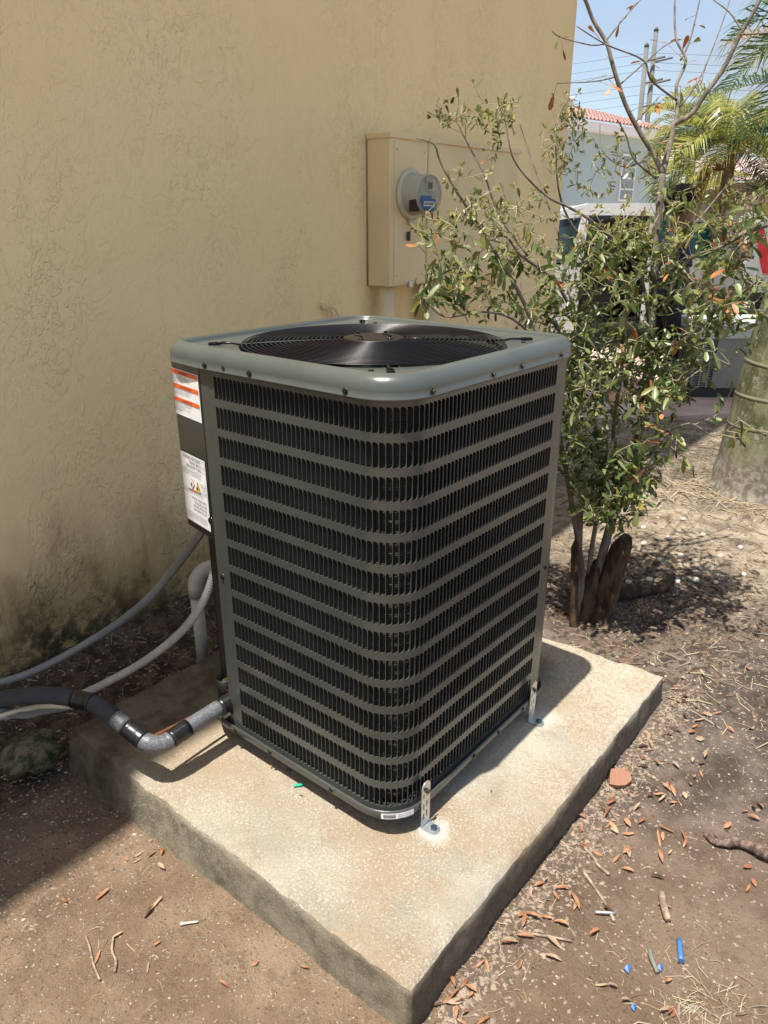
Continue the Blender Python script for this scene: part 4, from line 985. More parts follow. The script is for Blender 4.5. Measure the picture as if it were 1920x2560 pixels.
bit('metal_pin', [(0.245, -0.425, gz(0.245, -0.425)+0.008), (0.275, -0.465, gz(0.275, -0.465)+0.007)], 0.004, MAT['galv'], 'short silvery metal pin on the soil right of the slab', 'pin')
# white shells past the shrub
shm = simple('white_shell', (0.58, 0.54, 0.45), 0.55)
k = 0
for x, y, s in ((1.98,0.20,.02),(2.05,0.13,.023),(2.02,0.06,.024),(2.10,0.02,.018),(2.16,-0.04,.026),(2.28,0.17,.016),(2.38,0.10,.02),(2.42,0.30,.02),(2.55,0.22,.022),(2.62,0.38,.018),(2.30,-0.02,.013),(2.2,-0.12,.015),(2.72,0.10,.018),(2.85,0.25,.02),(2.5,-0.05,.014),(2.35,-0.2,.014),(2.66,-0.1,.016)):
    zz = gz(x, y)+0.004; m_ = MB()
    s *= 0.72; m_.loft([[(x+s*q*cos(2*pi*i/12)*1.2, y+s*q*sin(2*pi*i/12), zz+h) for i in range(12)] for q, h in ((1.0, 0), (0.96, 0.006), (0.7, 0.010), (0.4, 0.008 if k % 2 else 0.002), (0.01, 0.007 if k % 2 else 0.001))], smooth=True)
    tag(m_.build('shell', shm), 'white clam shell on the sandy ground between the shrub and the palm', 'shell', 'white shells on the ground'); k += 1
# roots / log behind the shrub stump
bit('fallen_log', [(1.70, 0.22, gz(1.7, 0.22)+0.045), (1.83, 0.13, gz(1.83, 0.13)+0.04), (1.98, 0.05, gz(1.98, 0.05)+0.03), (2.10, 0.045, gz(2.1, 0.045)+0.02)], [0.032]*5+[0.026]*5+[0.016]*3, MAT['barkd'], 'short brown log lying on the ground right of the shrub base', 'log', 12)

# countless small debris: grit, shell crumbs, straw and twigs
def crumbs(name, n, region, size, mats, elong=1.0, label=None):
    m_ = MB()
    for i in range(n):
        x, y = region()
        if -0.268 < x < 1.155 and -0.253 < y < 1.05: continue
        s = size*random.uniform(0.4, 1.4); a = random.uniform(0, pi); e = random.uniform(1, elong)
        ca, sa = cos(a), sin(a); zz = gz_fast(x, y)
        p = [(s*e, 0, 0), (0, s*0.8, s*0.2), (-s*e, 0, s*0.1), (0, -s*0.8, 0)]
        q = [(x+ca*u-sa*v, y+sa*u+ca*v, zz+w_) for u, v, w_ in p]
        m_.add(q + [(x, y, zz+s*0.75)], [(0,1,4), (1,2,4), (2,3,4), (3,0,4)], random.randrange(len(mats)))
    o = m_.build(name, mats); tag(o, label, None, None, 'stuff'); return o
def gz_fast(x, y):
    ix = min(max(np.searchsorted(gx, x)-1, 0), len(gx)-2); iy = min(max(np.searchsorted(gy, y)-1, 0), len(gy)-2)
    fx_ = (x-gx[ix])/(gx[ix+1]-gx[ix]); fy_ = (y-gy[iy])/(gy[iy+1]-gy[iy])
    return float((GZ[iy,ix]*(1-fx_)+GZ[iy,ix+1]*fx_)*(1-fy_) + (GZ[iy+1,ix]*(1-fx_)+GZ[iy+1,ix+1]*fx_)*fy_)
soil_c = [simple('soil_crumb', (0.26, 0.20, 0.15), 0.95, var=0.3, vs=40), simple('dark_crumb', (0.11, 0.08, 0.06), 0.95, var=0.3, vs=40)]
pale_c = [simple('shell_crumb', (0.46, 0.41, 0.32), 0.8, var=0.15), simple('grey_crumb', (0.26, 0.22, 0.18), 0.9, var=0.2)]
rl_ = lambda: (random.uniform(-0.9, -0.24), random.uniform(-0.5, 1.05))
rr_ = lambda: (random.uniform(-0.3, 2.0), -0.25 - random.random()**1.3*0.9)
rf_ = lambda: (random.uniform(1.1, 4.6), random.uniform(-0.8, 1.5))
re_ = lambda: (random.uniform(-0.2, 1.3), -0.265 - abs(random.gauss(0, 0.05)))
crumbs('gravel', 4200, rl_, 0.0026, soil_c+pale_c[1:], 1.5); crumbs('gravel', 420, rl_, 0.0022, pale_c[:1], 1.4)
crumbs('gravel', 5200, rr_, 0.0036, soil_c+pale_c[1:], 1.6); crumbs('gravel', 260, rr_, 0.0028, pale_c[:1], 1.4)
crumbs('gravel', 2600, re_, 0.0062, soil_c, 1.5)
crumbs('gravel', 3600, rf_, 0.007, soil_c+pale_c[1:]+soil_c, 1.6); crumbs('gravel', 420, rf_, 0.006, pale_c[:1], 1.5)
st_m = [simple('straw', (0.34, 0.27, 0.17), 0.8), simple('dry_twig', (0.22, 0.16, 0.11), 0.85), simple('pale_straw', (0.30, 0.26, 0.20), 0.8)]
def straws(n, region, ln, r, name='dry_litter'):
    m_ = MB()
    for i in range(n):
        x, y = region()
        if -0.268 < x < 1.155 and -0.253 < y < 1.05: continue
        l_ = ln*random.uniform(0.3, 1.3); a = random.uniform(0, 2*pi); b = a + random.gauss(0, 0.5)
        p0 = (x, y); p1 = (x+cos(a)*l_*0.5, y+sin(a)*l_*0.5); p2 = (p1[0]+cos(b)*l_*0.5, p1[1]+sin(b)*l_*0.5)
        m_.tube([(p[0], p[1], gz_fast(*p)+r*1.3+h) for p, h in ((p0, 0), (p1, random.uniform(0, l_*0.12)), (p2, 0))], r*random.uniform(0.6, 1.3), 3, random.randrange(3), False, False)
    o = m_.build(name, st_m); o['kind'] = 'stuff'; return o
rg_ = lambda: (random.uniform(-0.9, 0.6), random.uniform(1.05, 1.58))
crumbs('gravel', 1500, rg_, 0.006, soil_c, 1.8); crumbs('gravel', 160, rg_, 0.004, pale_c, 1.5); straws(300, rg_, 0.05, 0.0012)
rl2_ = lambda: (random.uniform(-0.9, -0.28), random.uniform(0.6, 1.2))
crumbs('gravel', 900, rl2_, 0.0045, soil_c, 1.8); crumbs('gravel', 60, rl2_, 0.005, pale_c, 1.5)
straws(240, rl_, 0.028, 0.0006); straws(900, rr_, 0.028, 0.0007); straws(380, re_, 0.045, 0.0010); rm_ = lambda: (random.gauss(1.75, 0.36), random.gauss(0.0, 0.24))
crumbs('shading_mulch', 2600, rm_, 0.010, [simple('dark_shading_mulch', (0.055, 0.038, 0.026), 0.95, var=0.3), simple('brown_shading_mulch', (0.13, 0.09, 0.06), 0.95, var=0.3)], 2.6)  # dark litter added around the shrub to deepen the shade on the soil
straws(2200, rf_, 0.09, 0.0016)
straws(900, lambda: (random.gauss(4.7, 0.5), random.gauss(0.6, 0.4)), 0.11, 0.002)
straws(160, lambda: (random.gauss(0.13, 0.09), random.gauss(-0.70, 0.05)), 0.06, 0.0009)
straws(500, lambda: (random.gauss(3.5, 0.22), random.gauss(0.15, 0.3)), 0.14, 0.003)

# ------------------------------------------------------------------ shrub
BR={
'A':[(1.560,0.214,-0.164),(1.599,0.210,0.095),(1.657,0.183,0.385),(1.700,0.145,0.599),(1.727,0.145,0.786),(1.747,0.158,1.011),(1.801,0.191,1.224),(1.835,0.220,1.420),(1.866,0.237,1.590)],
'L':[(1.866,0.237,1.590),(1.845,0.273,1.659),(1.829,0.313,1.721),(1.789,0.374,1.822),(1.767,0.428,1.946),(1.761,0.463,2.017),(1.739,0.500,2.089),(1.724,0.539,2.150),(1.714,0.581,2.225)],
'R':[(1.866,0.237,1.590),(1.900,0.240,1.661),(1.926,0.244,1.718),(1.937,0.239,1.758),(1.970,0.203,1.792),(2.004,0.169,1.860),(2.043,0.140,1.943),(2.083,0.106,2.049),(2.113,0.078,2.145),(2.138,0.063,2.225)],
'M':[(1.937,0.239,1.758),(1.997,0.263,1.833),(2.045,0.281,1.903),(2.096,0.309,1.993),(2.129,0.351,2.070),(2.211,0.393,2.217),(2.247,0.413,2.291)],
'M2':[(2.096,0.309,1.993),(2.164,0.309,2.070),(2.253,0.324,2.214),(2.288,0.335,2.273)],
'X1':[(1.999,0.269,1.846),(1.877,0.318,1.903),(1.822,0.352,1.961),(1.721,0.439,2.009),(1.628,0.512,2.053)],
'X2':[(1.760,0.461,2.014),(1.683,0.478,1.997),(1.597,0.525,2.015),(1.527,0.551,2.027)],
'X3':[(1.772,0.415,1.909),(1.669,0.460,1.887),(1.540,0.523,1.872)],
'X4':[(1.868,0.261,1.577),(1.796,0.319,1.637),(1.781,0.351,1.714),(1.753,0.386,1.770)],
'X5':[(1.815,0.340,1.764),(1.906,0.330,1.817),(1.975,0.325,1.862)],
'X6':[(1.783,0.403,1.884),(1.915,0.372,1.957),(2.041,0.350,2.031),(2.129,0.349,2.067)],
'X7':[(1.762,0.464,2.021),(1.874,0.453,2.116),(1.974,0.440,2.181)],
'X8':[(1.999,0.255,1.824),(2.111,0.237,1.906),(2.209,0.244,2.001),(2.349,0.246,2.169),(2.413,0.258,2.259)],
'X9':[(2.092,0.102,2.062),(2.120,0.162,2.129),(2.143,0.234,2.181)],
'X10':[(2.083,0.105,2.047),(2.113,0.020,2.051),(2.127,-0.028,2.057)],
'S1':[(1.539,0.245,-0.156),(1.544,0.243,0.068),(1.506,0.277,0.321),(1.427,0.316,0.583),(1.318,0.333,0.832),(1.293,0.384,1.028),(1.250,0.452,1.190),(1.199,0.527,1.346),(1.145,0.594,1.456),(1.107,0.628,1.518),(1.080,0.672,1.617),(1.058,0.690,1.658),(1.000,0.722,1.676)],
'S2':[(1.572,0.220,-0.104),(1.598,0.234,0.161),(1.612,0.240,0.469),(1.566,0.265,0.720),(1.574,0.325,0.941),(1.530,0.387,1.117),(1.460,0.443,1.232),(1.373,0.499,1.315),(1.275,0.559,1.382),(1.140,0.583,1.321),(1.027,0.617,1.261),(0.939,0.634,1.227)],
'S3':[(1.657,0.183,0.385),(1.696,0.248,0.647),(1.779,0.266,0.920),(1.848,0.327,1.209),(1.788,0.367,1.264),(1.725,0.408,1.313),(1.689,0.448,1.363),(1.641,0.486,1.438),(1.608,0.514,1.527),(1.613,0.543,1.637),(1.643,0.555,1.771),(1.668,0.535,1.842)],
'S4':[(1.747,0.158,1.011),(1.723,0.220,1.227),(1.652,0.284,1.354),(1.591,0.322,1.403),(1.518,0.367,1.442),(1.447,0.409,1.479),(1.388,0.431,1.507),(1.322,0.475,1.558),(1.268,0.510,1.618),(1.235,0.534,1.699),(1.232,0.547,1.769)],
'S5':[(1.794,0.182,1.196),(1.774,0.109,1.257),(1.769,0.047,1.312),(1.764,-0.031,1.340),(1.761,-0.079,1.366),(1.747,-0.116,1.388),(1.756,-0.178,1.416),(1.772,-0.220,1.434)],
'S6':[(1.697,0.143,0.617),(1.636,0.091,0.958),(1.629,0.013,1.038),(1.657,-0.076,1.112),(1.668,-0.155,1.170),(1.688,-0.200,1.248)],
'S7':[(1.652,0.181,0.317),(1.494,0.041,0.545),(1.532,-0.012,0.698),(1.563,-0.078,0.762),(1.572,-0.175,0.733),(1.599,-0.237,0.795)],
'S8':[(1.427,0.316,0.583),(1.293,0.221,0.767),(1.300,0.184,0.884),(1.303,0.157,0.956)],
'S9':[(1.293,0.384,1.028),(1.164,0.428,1.119),(1.060,0.491,1.150),(0.938,0.551,1.144),(0.880,0.590,1.202)],
'S10':[(1.373,0.499,1.315),(1.332,0.598,1.447),(1.309,0.673,1.576),(1.295,0.719,1.678),(1.274,0.758,1.753)],
'S11':[(1.612,0.240,0.469),(1.515,0.118,0.601),(1.462,0.024,0.510),(1.437,-0.025,0.436)],
'S12':[(1.530,0.387,1.117),(1.628,0.506,1.335),(1.681,0.597,1.477),(1.724,0.686,1.649),(1.744,0.778,1.781)],
'S13':[(1.866,0.237,1.590),(2.016,0.330,1.677),(1.983,0.421,1.623),(1.962,0.518,1.683),(2.009,0.569,1.803)],
'S14':[(1.801,0.191,1.224),(2.032,0.198,1.361),(2.173,0.164,1.449),(2.324,0.125,1.599),(2.427,0.071,1.660)],
}
CL=[((1.126,0.579,1.421),0.199,0.199,0.18,44),((1.020,0.578,1.212),0.119,0.093,0.12,24),((1.339,0.458,1.238),0.225,0.295,0.25,70),((1.633,0.295,1.143),0.253,0.312,0.28,130),((1.456,0.304,0.811),0.126,0.283,0.20,70),((1.535,0.176,0.488),0.170,0.170,0.20,60),((1.731,-0.030,1.087),0.215,0.215,0.25,85),((1.872,0.106,1.309),0.268,0.164,0.25,50),((1.661,0.526,1.705),0.088,0.175,0.15,20),((1.905,0.342,1.617),0.363,0.121,0.20,28),((1.224,0.739,1.736),0.095,0.068,0.10,8),((1.371,0.640,1.729),0.055,0.097,0.10,14),((1.638,0.107,0.853),0.164,0.164,0.20,50),((1.706,0.242,1.339),0.175,0.146,0.20,50),((1.858,-0.062,1.421),0.112,0.127,0.15,26),((1.876,0.136,1.502),0.066,0.066,0.10,6)]

FW = F
shrub = thing('oak_shrub', 'multi-stemmed leafy shrub with small spiny leaves and bare upper limbs behind the unit', 'shrub', (1.57, 0.2, gz(1.57, 0.2)))
nodes = []   # (pos, radius)
def limb(pts, r0, r1, mat='bark', name='branch', jit=0.006):
    pts = [Vector(q) + Vector((random.gauss(0, jit), random.gauss(0, jit), random.gauss(0, jit*0.5)))*(0 if i in (0, len(pts)-1) else 1) for i, q in enumerate(pts)]
    p = smoothpath(pts, 5); n = len(p)
    rr = [r0 + (r1-r0)*(i/(n-1))**0.8 for i in range(n)]
    m_ = MB(); m_.tube(p, rr, 8); o = m_.build(name, MAT[mat], shrub)
    for i, q in enumerate(p): nodes.append((q, rr[i]))
    return p
RAD = {'A': (0.021, 0.0125), 'L': (0.0095, 0.006), 'R': (0.0125, 0.0065), 'M': (0.008, 0.003), 'M2': (0.004, 0.002), 'X1': (0.0045, 0.0018), 'X2': (0.0028, 0.0014), 'X3': (0.003, 0.0013), 'X4': (0.005, 0.002), 'X5': (0.003, 0.0015),
       'X6': (0.0032, 0.0016), 'X7': (0.0032, 0.0016), 'X8': (0.0042, 0.0018), 'X9': (0.004, 0.002), 'X10': (0.004, 0.002), 'S1': (0.013, 0.0018), 'S2': (0.012, 0.0018), 'S3': (0.010, 0.0018), 'S4': (0.008, 0.0018), 'S5': (0.0085, 0.004),
       'S6': (0.008, 0.0025), 'S7': (0.006, 0.0018), 'S8': (0.005, 0.0015), 'S9': (0.0055, 0.0015), 'S10': (0.005, 0.0015), 'S11': (0.005, 0.0015), 'S12': (0.005, 0.0016), 'S13': (0.005, 0.0016), 'S14': (0.006, 0.002)}
for k, pts in BR.items():
    P_ = [Vector(q) for q in pts]
    if k in ('A', 'S1', 'S2'): P_[0].z = gz(P_[0].x, P_[0].y) - 0.03
    limb(P_, *RAD[k], mat='bark', name='trunk' if k == 'A' else 'branch')
# stumps at the foot
sx, sy = 1.62, 0.20; sz = gz(sx, sy)
def stump(x, y, dx, dy, h, r0, r1, mat='barkd', name='stump'):
    m_ = MB(); z = gz(x, y)-0.03
    rings = []
    for i, t in enumerate(np.linspace(0, 1, 8)):
        r = (r0*(1-t)+r1*t)*(1.25 if i == 0 else 1); rings.append([(x+dx*t + r*cos(a)*(1+0.16*sin(3*a+t*2)+0.08*sin(7*a)), y+dy*t + r*sin(a)*(1+0.16*sin(3*a+t*2)), z+h*t + (0.02*sin(2*a+1) if i == 7 else 0)) for a in np.linspace(0, 2*pi, 17)[:-1]])
    m_.loft(rings, cap1=True, smooth=True); return m_.build(name, MAT[mat], shrub)
stump(1.575, 0.165, 0.07, -0.04, 0.38, 0.046, 0.040); stump(1.55, 0.205, 0.05, 0.01, 0.26, 0.034, 0.026); stump(1.48, 0.225, -0.005, 0.03, 0.40, 0.018, 0.014, 'barkd')
stump(1.53, 0.245, 0.05, 0.05, 0.50, 0.020, 0.014, 'bark', 'branch')
# leaf shape: oblong with a few spiny teeth, folded a little along the midrib
def leafmesh(L_, W_, fold, bend, teeth):
    vs = []; n = 6
    prof = [0.10, 0.55, 0.86, 1.0, 0.74, 0.05]
    us = [0, 0.18, 0.40, 0.64, 0.86, 1.0]
    for i in range(n):
        u = us[i]; wd = W_*prof[i]*0.5*(1.22 if teeth and i in (3, 4) else 1); z = -bend*u*u*L_
        off = 0.05*L_ if (teeth and i in (3, 4)) else 0
        vs += [(u*L_+off, -wd, z+fold*wd), (u*L_, 0, z), (u*L_+off, wd, z+fold*wd)]
    fs = []
    for i in range(n-1):
        for j in range(2): fs.append((3*i+j, 3*i+j+1, 3*i+j+4, 3*i+j+3))
    return vs, fs
LV = [leafmesh(random.uniform(0.046, 0.064), random.uniform(0.015, 0.021), random.uniform(0.1, 0.5), random.uniform(-0.1, 0.35), k % 2) for k in range(6)]
LMAT = ['leafA', 'leafB', 'leafC', 'leafD']
leaf_me = {}
for mi, mname in enumerate(LMAT):
    for k, (vs, fs) in enumerate(LV):
        me = bpy.data.meshes.new('leaf'); me.from_pydata(vs, [], fs); me.materials.append(MAT[mname]); me.polygons.foreach_set('use_smooth', [True]*len(fs)); me.update(); leaf_me[(mi, k)] = me
leaves = []   # (pos, R3, scale, mat, shape)
twigs = MB()
npos = np.array([tuple(q) for q, r in nodes]); nrad = [r for q, r in nodes]
def add_leaf(p, d, s, m):
    d = d.normalized(); up = Vector((random.gauss(0, 0.5), random.gauss(0, 0.5), 1)).normalized()
    y = up.cross(d)
    if y.length < 0.1: y = Vector((1, 0, 0)).cross(d)
    y.normalize(); z = d.cross(y)
    leaves.append((p.copy(), Matrix((d, y, z)).transposed(), s, m, random.randrange(6)))
def twig(a, b, leafy=1.0, pal=(0.45, 0.33, 0.14, 0.08), tip=False):
    mid = (a+b)/2 + Vector((random.gauss(0, 0.02), random.gauss(0, 0.02), random.gauss(0, 0.02)))
    p = smoothpath([a, mid, b], 4); ln = (b-a).length
    twigs.tube(p, [0.0018 - 0.0010*i/(len(p)-1) for i in range(len(p))], 4, 0, False)
    n = max(4, int(ln/0.0165*leafy))
    for i in range(n):
        t = 0.25 + 0.75*(i+random.random()*0.6)/n
        j = min(int(t*(len(p)-1)), len(p)-2); q = p[j].lerp(p[j+1], t*(len(p)-1)-j) if t < 1 else p[-1]
        ax = (p[j+1]-p[j]).normalized(); side = ax.orthogonal().normalized(); side.rotate(Matrix.Rotation(random.uniform(0, 2*pi), 3, ax))
        d = ax*random.uniform(0.3, 0.9) + side*0.9 + Vector((0, 0, random.uniform(-0.45, 0.35)))
        add_leaf(q, d, random.uniform(0.55, 1.05)*(0.6 if tip else 1), random.choices(range(4), pal)[0])
    if tip:
        for i in range(7): add_leaf(p[-1], (p[-1]-p[-2]).normalized() + Vector((random.gauss(0, .6), random.gauss(0, .6), random.gauss(0, .6))), random.uniform(0.2, 0.34), 2)
side_v = R_; up_v = Vector((0, 0, 1)); fw_v = Vector((0.774, 0.633, 0))
twig_ct = 0
for ci, (c, rr0, ru, rd, n) in enumerate(CL):
    c = Vector(c); upper = c.z > 1.6
    n = int(n*({4: 3.0, 5: 3.0, 12: 2.4, 6: 1.1, 7: 1.1, 3: 1.45}.get(ci, 1.6)))
    for i in range(n):
        while True:
            a, b, d = random.uniform(-1, 1), random.uniform(-1, 1), random.uniform(-1, 1)
            if a*a+b*b+d*d < 1: break
        q = c + side_v*a*rr0 + up_v*b*ru + fw_v*d*rd
        if q.y < 0.02 and q.x < 0.95: continue
        dd = np.linalg.norm(npos - np.array(tuple(q)), axis=1); j = int(dd.argmin()); nd = Vector(npos[j])
        if dd[j] < 0.03: q = q + Vector((random.gauss(0, .05), random.gauss(0, .05), 0.05)); 
        v = q-nd; ln = v.length
        if ln > 0.24:     # intermediate shoot
            m1 = nd + v*(1-0.16/ln) + Vector((0, 0, 0.01)); twigs.tube(smoothpath([nd, (nd+m1)/2+Vector((0, 0, 0.015)), m1], 3), [0.0028]*4+[0.0019]*3, 5, 0, False)
            npos = np.vstack([npos, [tuple(m1)]]); nd = m1
        pal = (0.42, 0.46, 0.105, 0.015) if q.z < 1.35 else (0.18, 0.41, 0.38, 0.03)
        twig(nd, q, 0.85 if q.z < 1.45 else 0.6, pal, tip=(q.z > 1.4 or random.random() < 0.25))
        npos = np.vstack([npos, [tuple(q)]])
# few withered leaves on the bare limbs
for k in ('S5', 'S6', 'S7', 'S11'):
    pts = smoothpath([Vector(q) for q in BR[k]], 5)
    for i in range(16):
        q = random.choice(pts[3:]); twig(q, q + Vector((random.gauss(0, .07), random.gauss(0, .07), random.gauss(0, .07))), 0.9)
for k in ('L', 'R', 'M', 'M2', 'X1', 'X2', 'X3', 'X5', 'X6', 'X7', 'X8'):
    pts = smoothpath([Vector(q) for q in BR[k]], 5)
    for i in range(3 if k in ('L', 'R', 'M') else 4):
        q = random.choice(pts[2:]); d = Vector((random.gauss(0, 1), random.gauss(0, 1), random.gauss(-0.3, 0.6))).normalized()
        e = q + d*random.uniform(0.01, 0.05); twigs.tube([q, e], 0.0011, 4, 0, False)
        add_leaf(e, d, random.uniform(0.5, 0.95), random.choices([3, 1, 2], [0.6, 0.25, 0.15])[0])
twigs_o = twigs.build('twigs', MAT['twig'], shrub); twigs_o['kind'] = 'stuff'
cp_ = cam.location
leaves.sort(key=lambda l: (l[0]-cp_).length - l[2]*0.6)
base_w = wloc(shrub); rest = MB()
for i, (p, R3, s, m, k) in enumerate(leaves):
    if i < 300:
        o = bpy.data.objects.new('leaf', leaf_me[(m, k)]); C.objects.link(o); o.parent = shrub
        o.location = p - base_w; o.rotation_euler = R3.to_euler(); o.scale = (s, s, s)
    else:
        vs, fs = LV[k]; rest.add([p + R3 @ (Vector(v)*s) for v in vs], fs, m, True)
fo = rest.build('foliage', [MAT[m] for m in LMAT], shrub); fo['kind'] = 'stuff'
print('leaves', len(leaves))

# ------------------------------------------------------------------ palms
PF = [leafm('palm_leaflet_green', (0.035, 0.075, 0.018), (0.085, 0.14, 0.035), 0.4, 0.3), leafm('palm_leaflet_yellow', (0.20, 0.22, 0.035), (0.34, 0.32, 0.07), 0.4, 0.3),
      leafm('palm_leaflet_dead', (0.26, 0.17, 0.08), (0.42, 0.30, 0.15), 0.6, 0.2)]
RACH = simple('palm_rachis', (0.38, 0.36, 0.10), 0.45); RACHB = simple('palm_rachis_brown', (0.40, 0.20, 0.06), 0.55)
def frond(parent, base, az, elev, ln, droop, leaf_l, mi=0, n=46, rach=None, vee=0.5, lw=0.009, hang=0.35):
    pts = []; p = Vector(base); th = elev; st = ln/16
    for i in range(17):
        pts.append(p.copy()); p = p + Vector((cos(az)*cos(th), sin(az)*cos(th), sin(th)))*st; th -= droop/16*(0.5+1.0*i/16)
    m_ = MB(); m_.tube(pts, [0.012*(1-0.8*i/16)*ln/1.6 for i in range(17)], 5, 1, False)
    for i in range(n):
        u = 0.12 + 0.88*i/n; f = u*16; j = min(int(f), 15); q = pts[j].lerp(pts[j+1], f-j); t = (pts[j+1]-pts[j]).normalized()
        sd_ = t.cross(Vector((0, 0, 1))).normalized(); nn = sd_.cross(t)
        l_ = leaf_l*(0.45+0.9*sin(pi*(0.12+0.82*u)))*random.uniform(0.85, 1.1)
        for s in (-1, 1):
            d = (sd_*s*0.85 + t*0.62 + nn*vee*random.uniform(0.2, 1.0)).normalized(); wv = t.cross(d).normalized().cross(d).normalized()*lw
            e1 = q + d*l_*0.5; e2 = q + d*l_*0.95 + Vector((0, 0, -hang*l_*random.uniform(0.6, 1.3)))
            m_.add([q-wv*0.5, q+wv*0.5, e1+wv, e1-wv, e2], [(0, 1, 2, 3), (3, 2, 4)], 0, False)
    o = m_.build('frond', [PF[mi], rach or RACH], parent); return o
def trunkp(parent, pts, radii, mat, n=18, name='trunk'):
    m_ = MB(); m_.tube(pts, radii, n); return m_.build(name, mat, parent)
def royal():
    g = NG('green_ringed_palm_trunk'); x, y, z = g.xyz()
    c = g.mix(g.ramp(g.noise(9, 6, 0.6, g.scale(1, 1, 0.5)), 0.35, 0.65), (0.085, 0.09, 0.045), (0.23, 0.225, 0.14))
    c = g.mix(g.ramp(g.noise(70, 3, 0.7), 0.62, 0.74), c, (0.42, 0.41, 0.30))
    c = g.mix(g.math('MULTIPLY', g.ramp(g.math('ADD', z, g.math('MULTIPLY', g.noise(6, 4), 0.25)), 0.42, 0.12), 0.85), c, g.mix(g.ramp(g.noise(30, 4), 0.4, 0.6), (0.14, 0.12, 0.10), (0.28, 0.25, 0.21)))
    c = g.mix(g.math('MULTIPLY', g.ramp(g.noise(13, 5, 0.7, g.scale(1, 1, 1, (3, 1, 2))), 0.56, 0.64), 0.6), c, (0.34, 0.35, 0.27))
    g.set(c, 0.75, spec=0.2); g.bump(g.noise(60, 6, 0.7, g.scale(1, 1, 0.4)), 0.006); return g.mat
pm_ = royal(); ringm = simple('palm_leaf_scar', (0.19, 0.185, 0.12), 0.85)
palm = thing('ringed_palm', 'thick green ringed palm trunk flaring at its foot at the right edge', 'palm tree', (3.78, 0.10, -0.13))
ctr = lambda z: Vector((3.75 + 0.05*max(z, 0), 0.02 - 0.075*max(z, 0), z))
tr = [(-0.25, 0.42), (-0.13, 0.385), (-0.06, 0.35), (0.05, 0.335), (0.20, 0.335), (0.42, 0.335), (0.8, 0.33), (1.3, 0.31), (2.0, 0.27), (3.2, 0.15), (4.6, 0.13)]
zs_ = []; rs_ = []
for (z0_, r0_), (z1_, r1_) in zip(tr[:-1], tr[1:]):
    for k in range(4): zs_.append(z0_+(z1_-z0_)*k/4); rs_.append(r0_+(r1_-r0_)*k/4)
zs_.append(tr[-1][0]); rs_.append(tr[-1][1])
m_ = MB(); m_.loft([[tuple(ctr(z) + Vector((r*cos(a)*(1+0.03*sin(3*a+z)), r*sin(a)*(1+0.03*sin(2*a)), 0))) for a in np.linspace(0, 2*pi, 41)[:-1]] for z, r in zip(zs_, rs_)], cap1=True); m_.build('trunk', pm_, palm)
for z in (0.30, 0.47, 0.66, 0.93, 1.22, 1.5, 1.8):
    r = float(np.interp(z, [a for a, b in tr], [b for a, b in tr])) + 0.001
    m_ = MB(); m_.loft([[tuple(ctr(z+dz) + Vector(((r+dr)*cos(a)*(1+0.03*sin(3*a+z)), (r+dr)*sin(a)*(1+0.03*sin(2*a)), 0.012*sin(2*a+z*5)))) for a in np.linspace(0, 2*pi, 41)[:-1]] for dz, dr in ((-0.012, -0.003), (-0.005, 0.0016), (0.004, 0.0014), (0.012, -0.003))]); m_.build('trunk_ring', ringm, palm)
top = ctr(4.6)
for k in range(11): frond(palm, top, k*2*pi/11+0.2, random.uniform(0.25, 1.0), random.uniform(2.0, 2.6), random.uniform(1.0, 1.7), 0.5, 0, 44, hang=0.5)
# big dark palm reaching in from the right
def palm_tree(name, label, base, crown, nf, ln, ll, mi, r=0.10, fr=None, extra=None, n=46, mat=None, group=None):
    t_ = thing(name, label, 'palm tree', base, group)
    b = Vector(base); c_ = Vector(crown)
    if r: trunkp(t_, smoothpath([b + Vector((0, 0, -0.2)), b.lerp(c_, 0.5) + Vector((0.05, 0.05, 0)), c_], 5), [r*1.15]*3+[r]*8, mat or MAT['bark'], 12)
    for k in range(nf):
        az, el, dr = fr[k] if fr else (k*2.4+random.uniform(-.2, .2), random.uniform(-0.1, 1.1), random.uniform(1.0, 2.0))
        frond(t_, c_ + Vector((0, 0, random.uniform(-0.1, 0.1))), az, el, ln*random.uniform(0.85, 1.1), dr, ll, mi if not isinstance(mi, (list, tuple)) else random.choice(mi), n)
    if extra: extra(t_, c_)
    return t_
AZL = atan2(0.774, -0.633)   # towards the left of the picture
palm_tree('dark_palm', 'dark green palm whose feathery fronds reach in at the upper right', (8.0, 0.55, -0.13), (7.85, 0.42, 3.25), 12, 1.55, 0.5, 0, 0.11,
          fr=[(AZL, 0.05, 0.9), (AZL+0.25, 0.35, 1.1), (AZL-0.3, 0.3, 1.2), (AZL+0.1, -0.3, 1.0), (AZL-0.15, 0.8, 1.5), (AZL+0.6, 0.0, 1.2), (AZL-0.7, 0.1, 1.2), (AZL+1.2, .4, 1.4), (AZL-1.3, .5, 1.4), (AZL+2, .5, 1.4), (AZL-2.1, .4, 1.3), (AZL+3, .6, 1.5)])
def seeds(t_, c_):
    om = leafm('orange_seed_stalk', (0.26, 0.14, 0.03), (0.42, 0.25, 0.06), 0.6, 0.1)
    for q in range(2):
        m_ = MB(); a0 = AZL + random.uniform(-0.5, 0.5); b0 = c_ + Vector((0, 0, -0.35)) + Vector((cos(a0), sin(a0), 0))*0.1
        for i in range(30):
            a = a0 + random.gauss(0, 0.9); l_ = random.uniform(0.35, 0.75)
            pts = [b0, b0 + Vector((cos(a)*0.22, sin(a)*0.22, random.uniform(-0.08, 0.1))), b0 + Vector((cos(a)*(0.3+0.15*random.random()), sin(a)*(0.3+0.15*random.random()), -l_))]
            m_.tube(smoothpath(pts, 3), 0.004, 3, 0, False)
        m_.build('seed_cluster', om, t_)
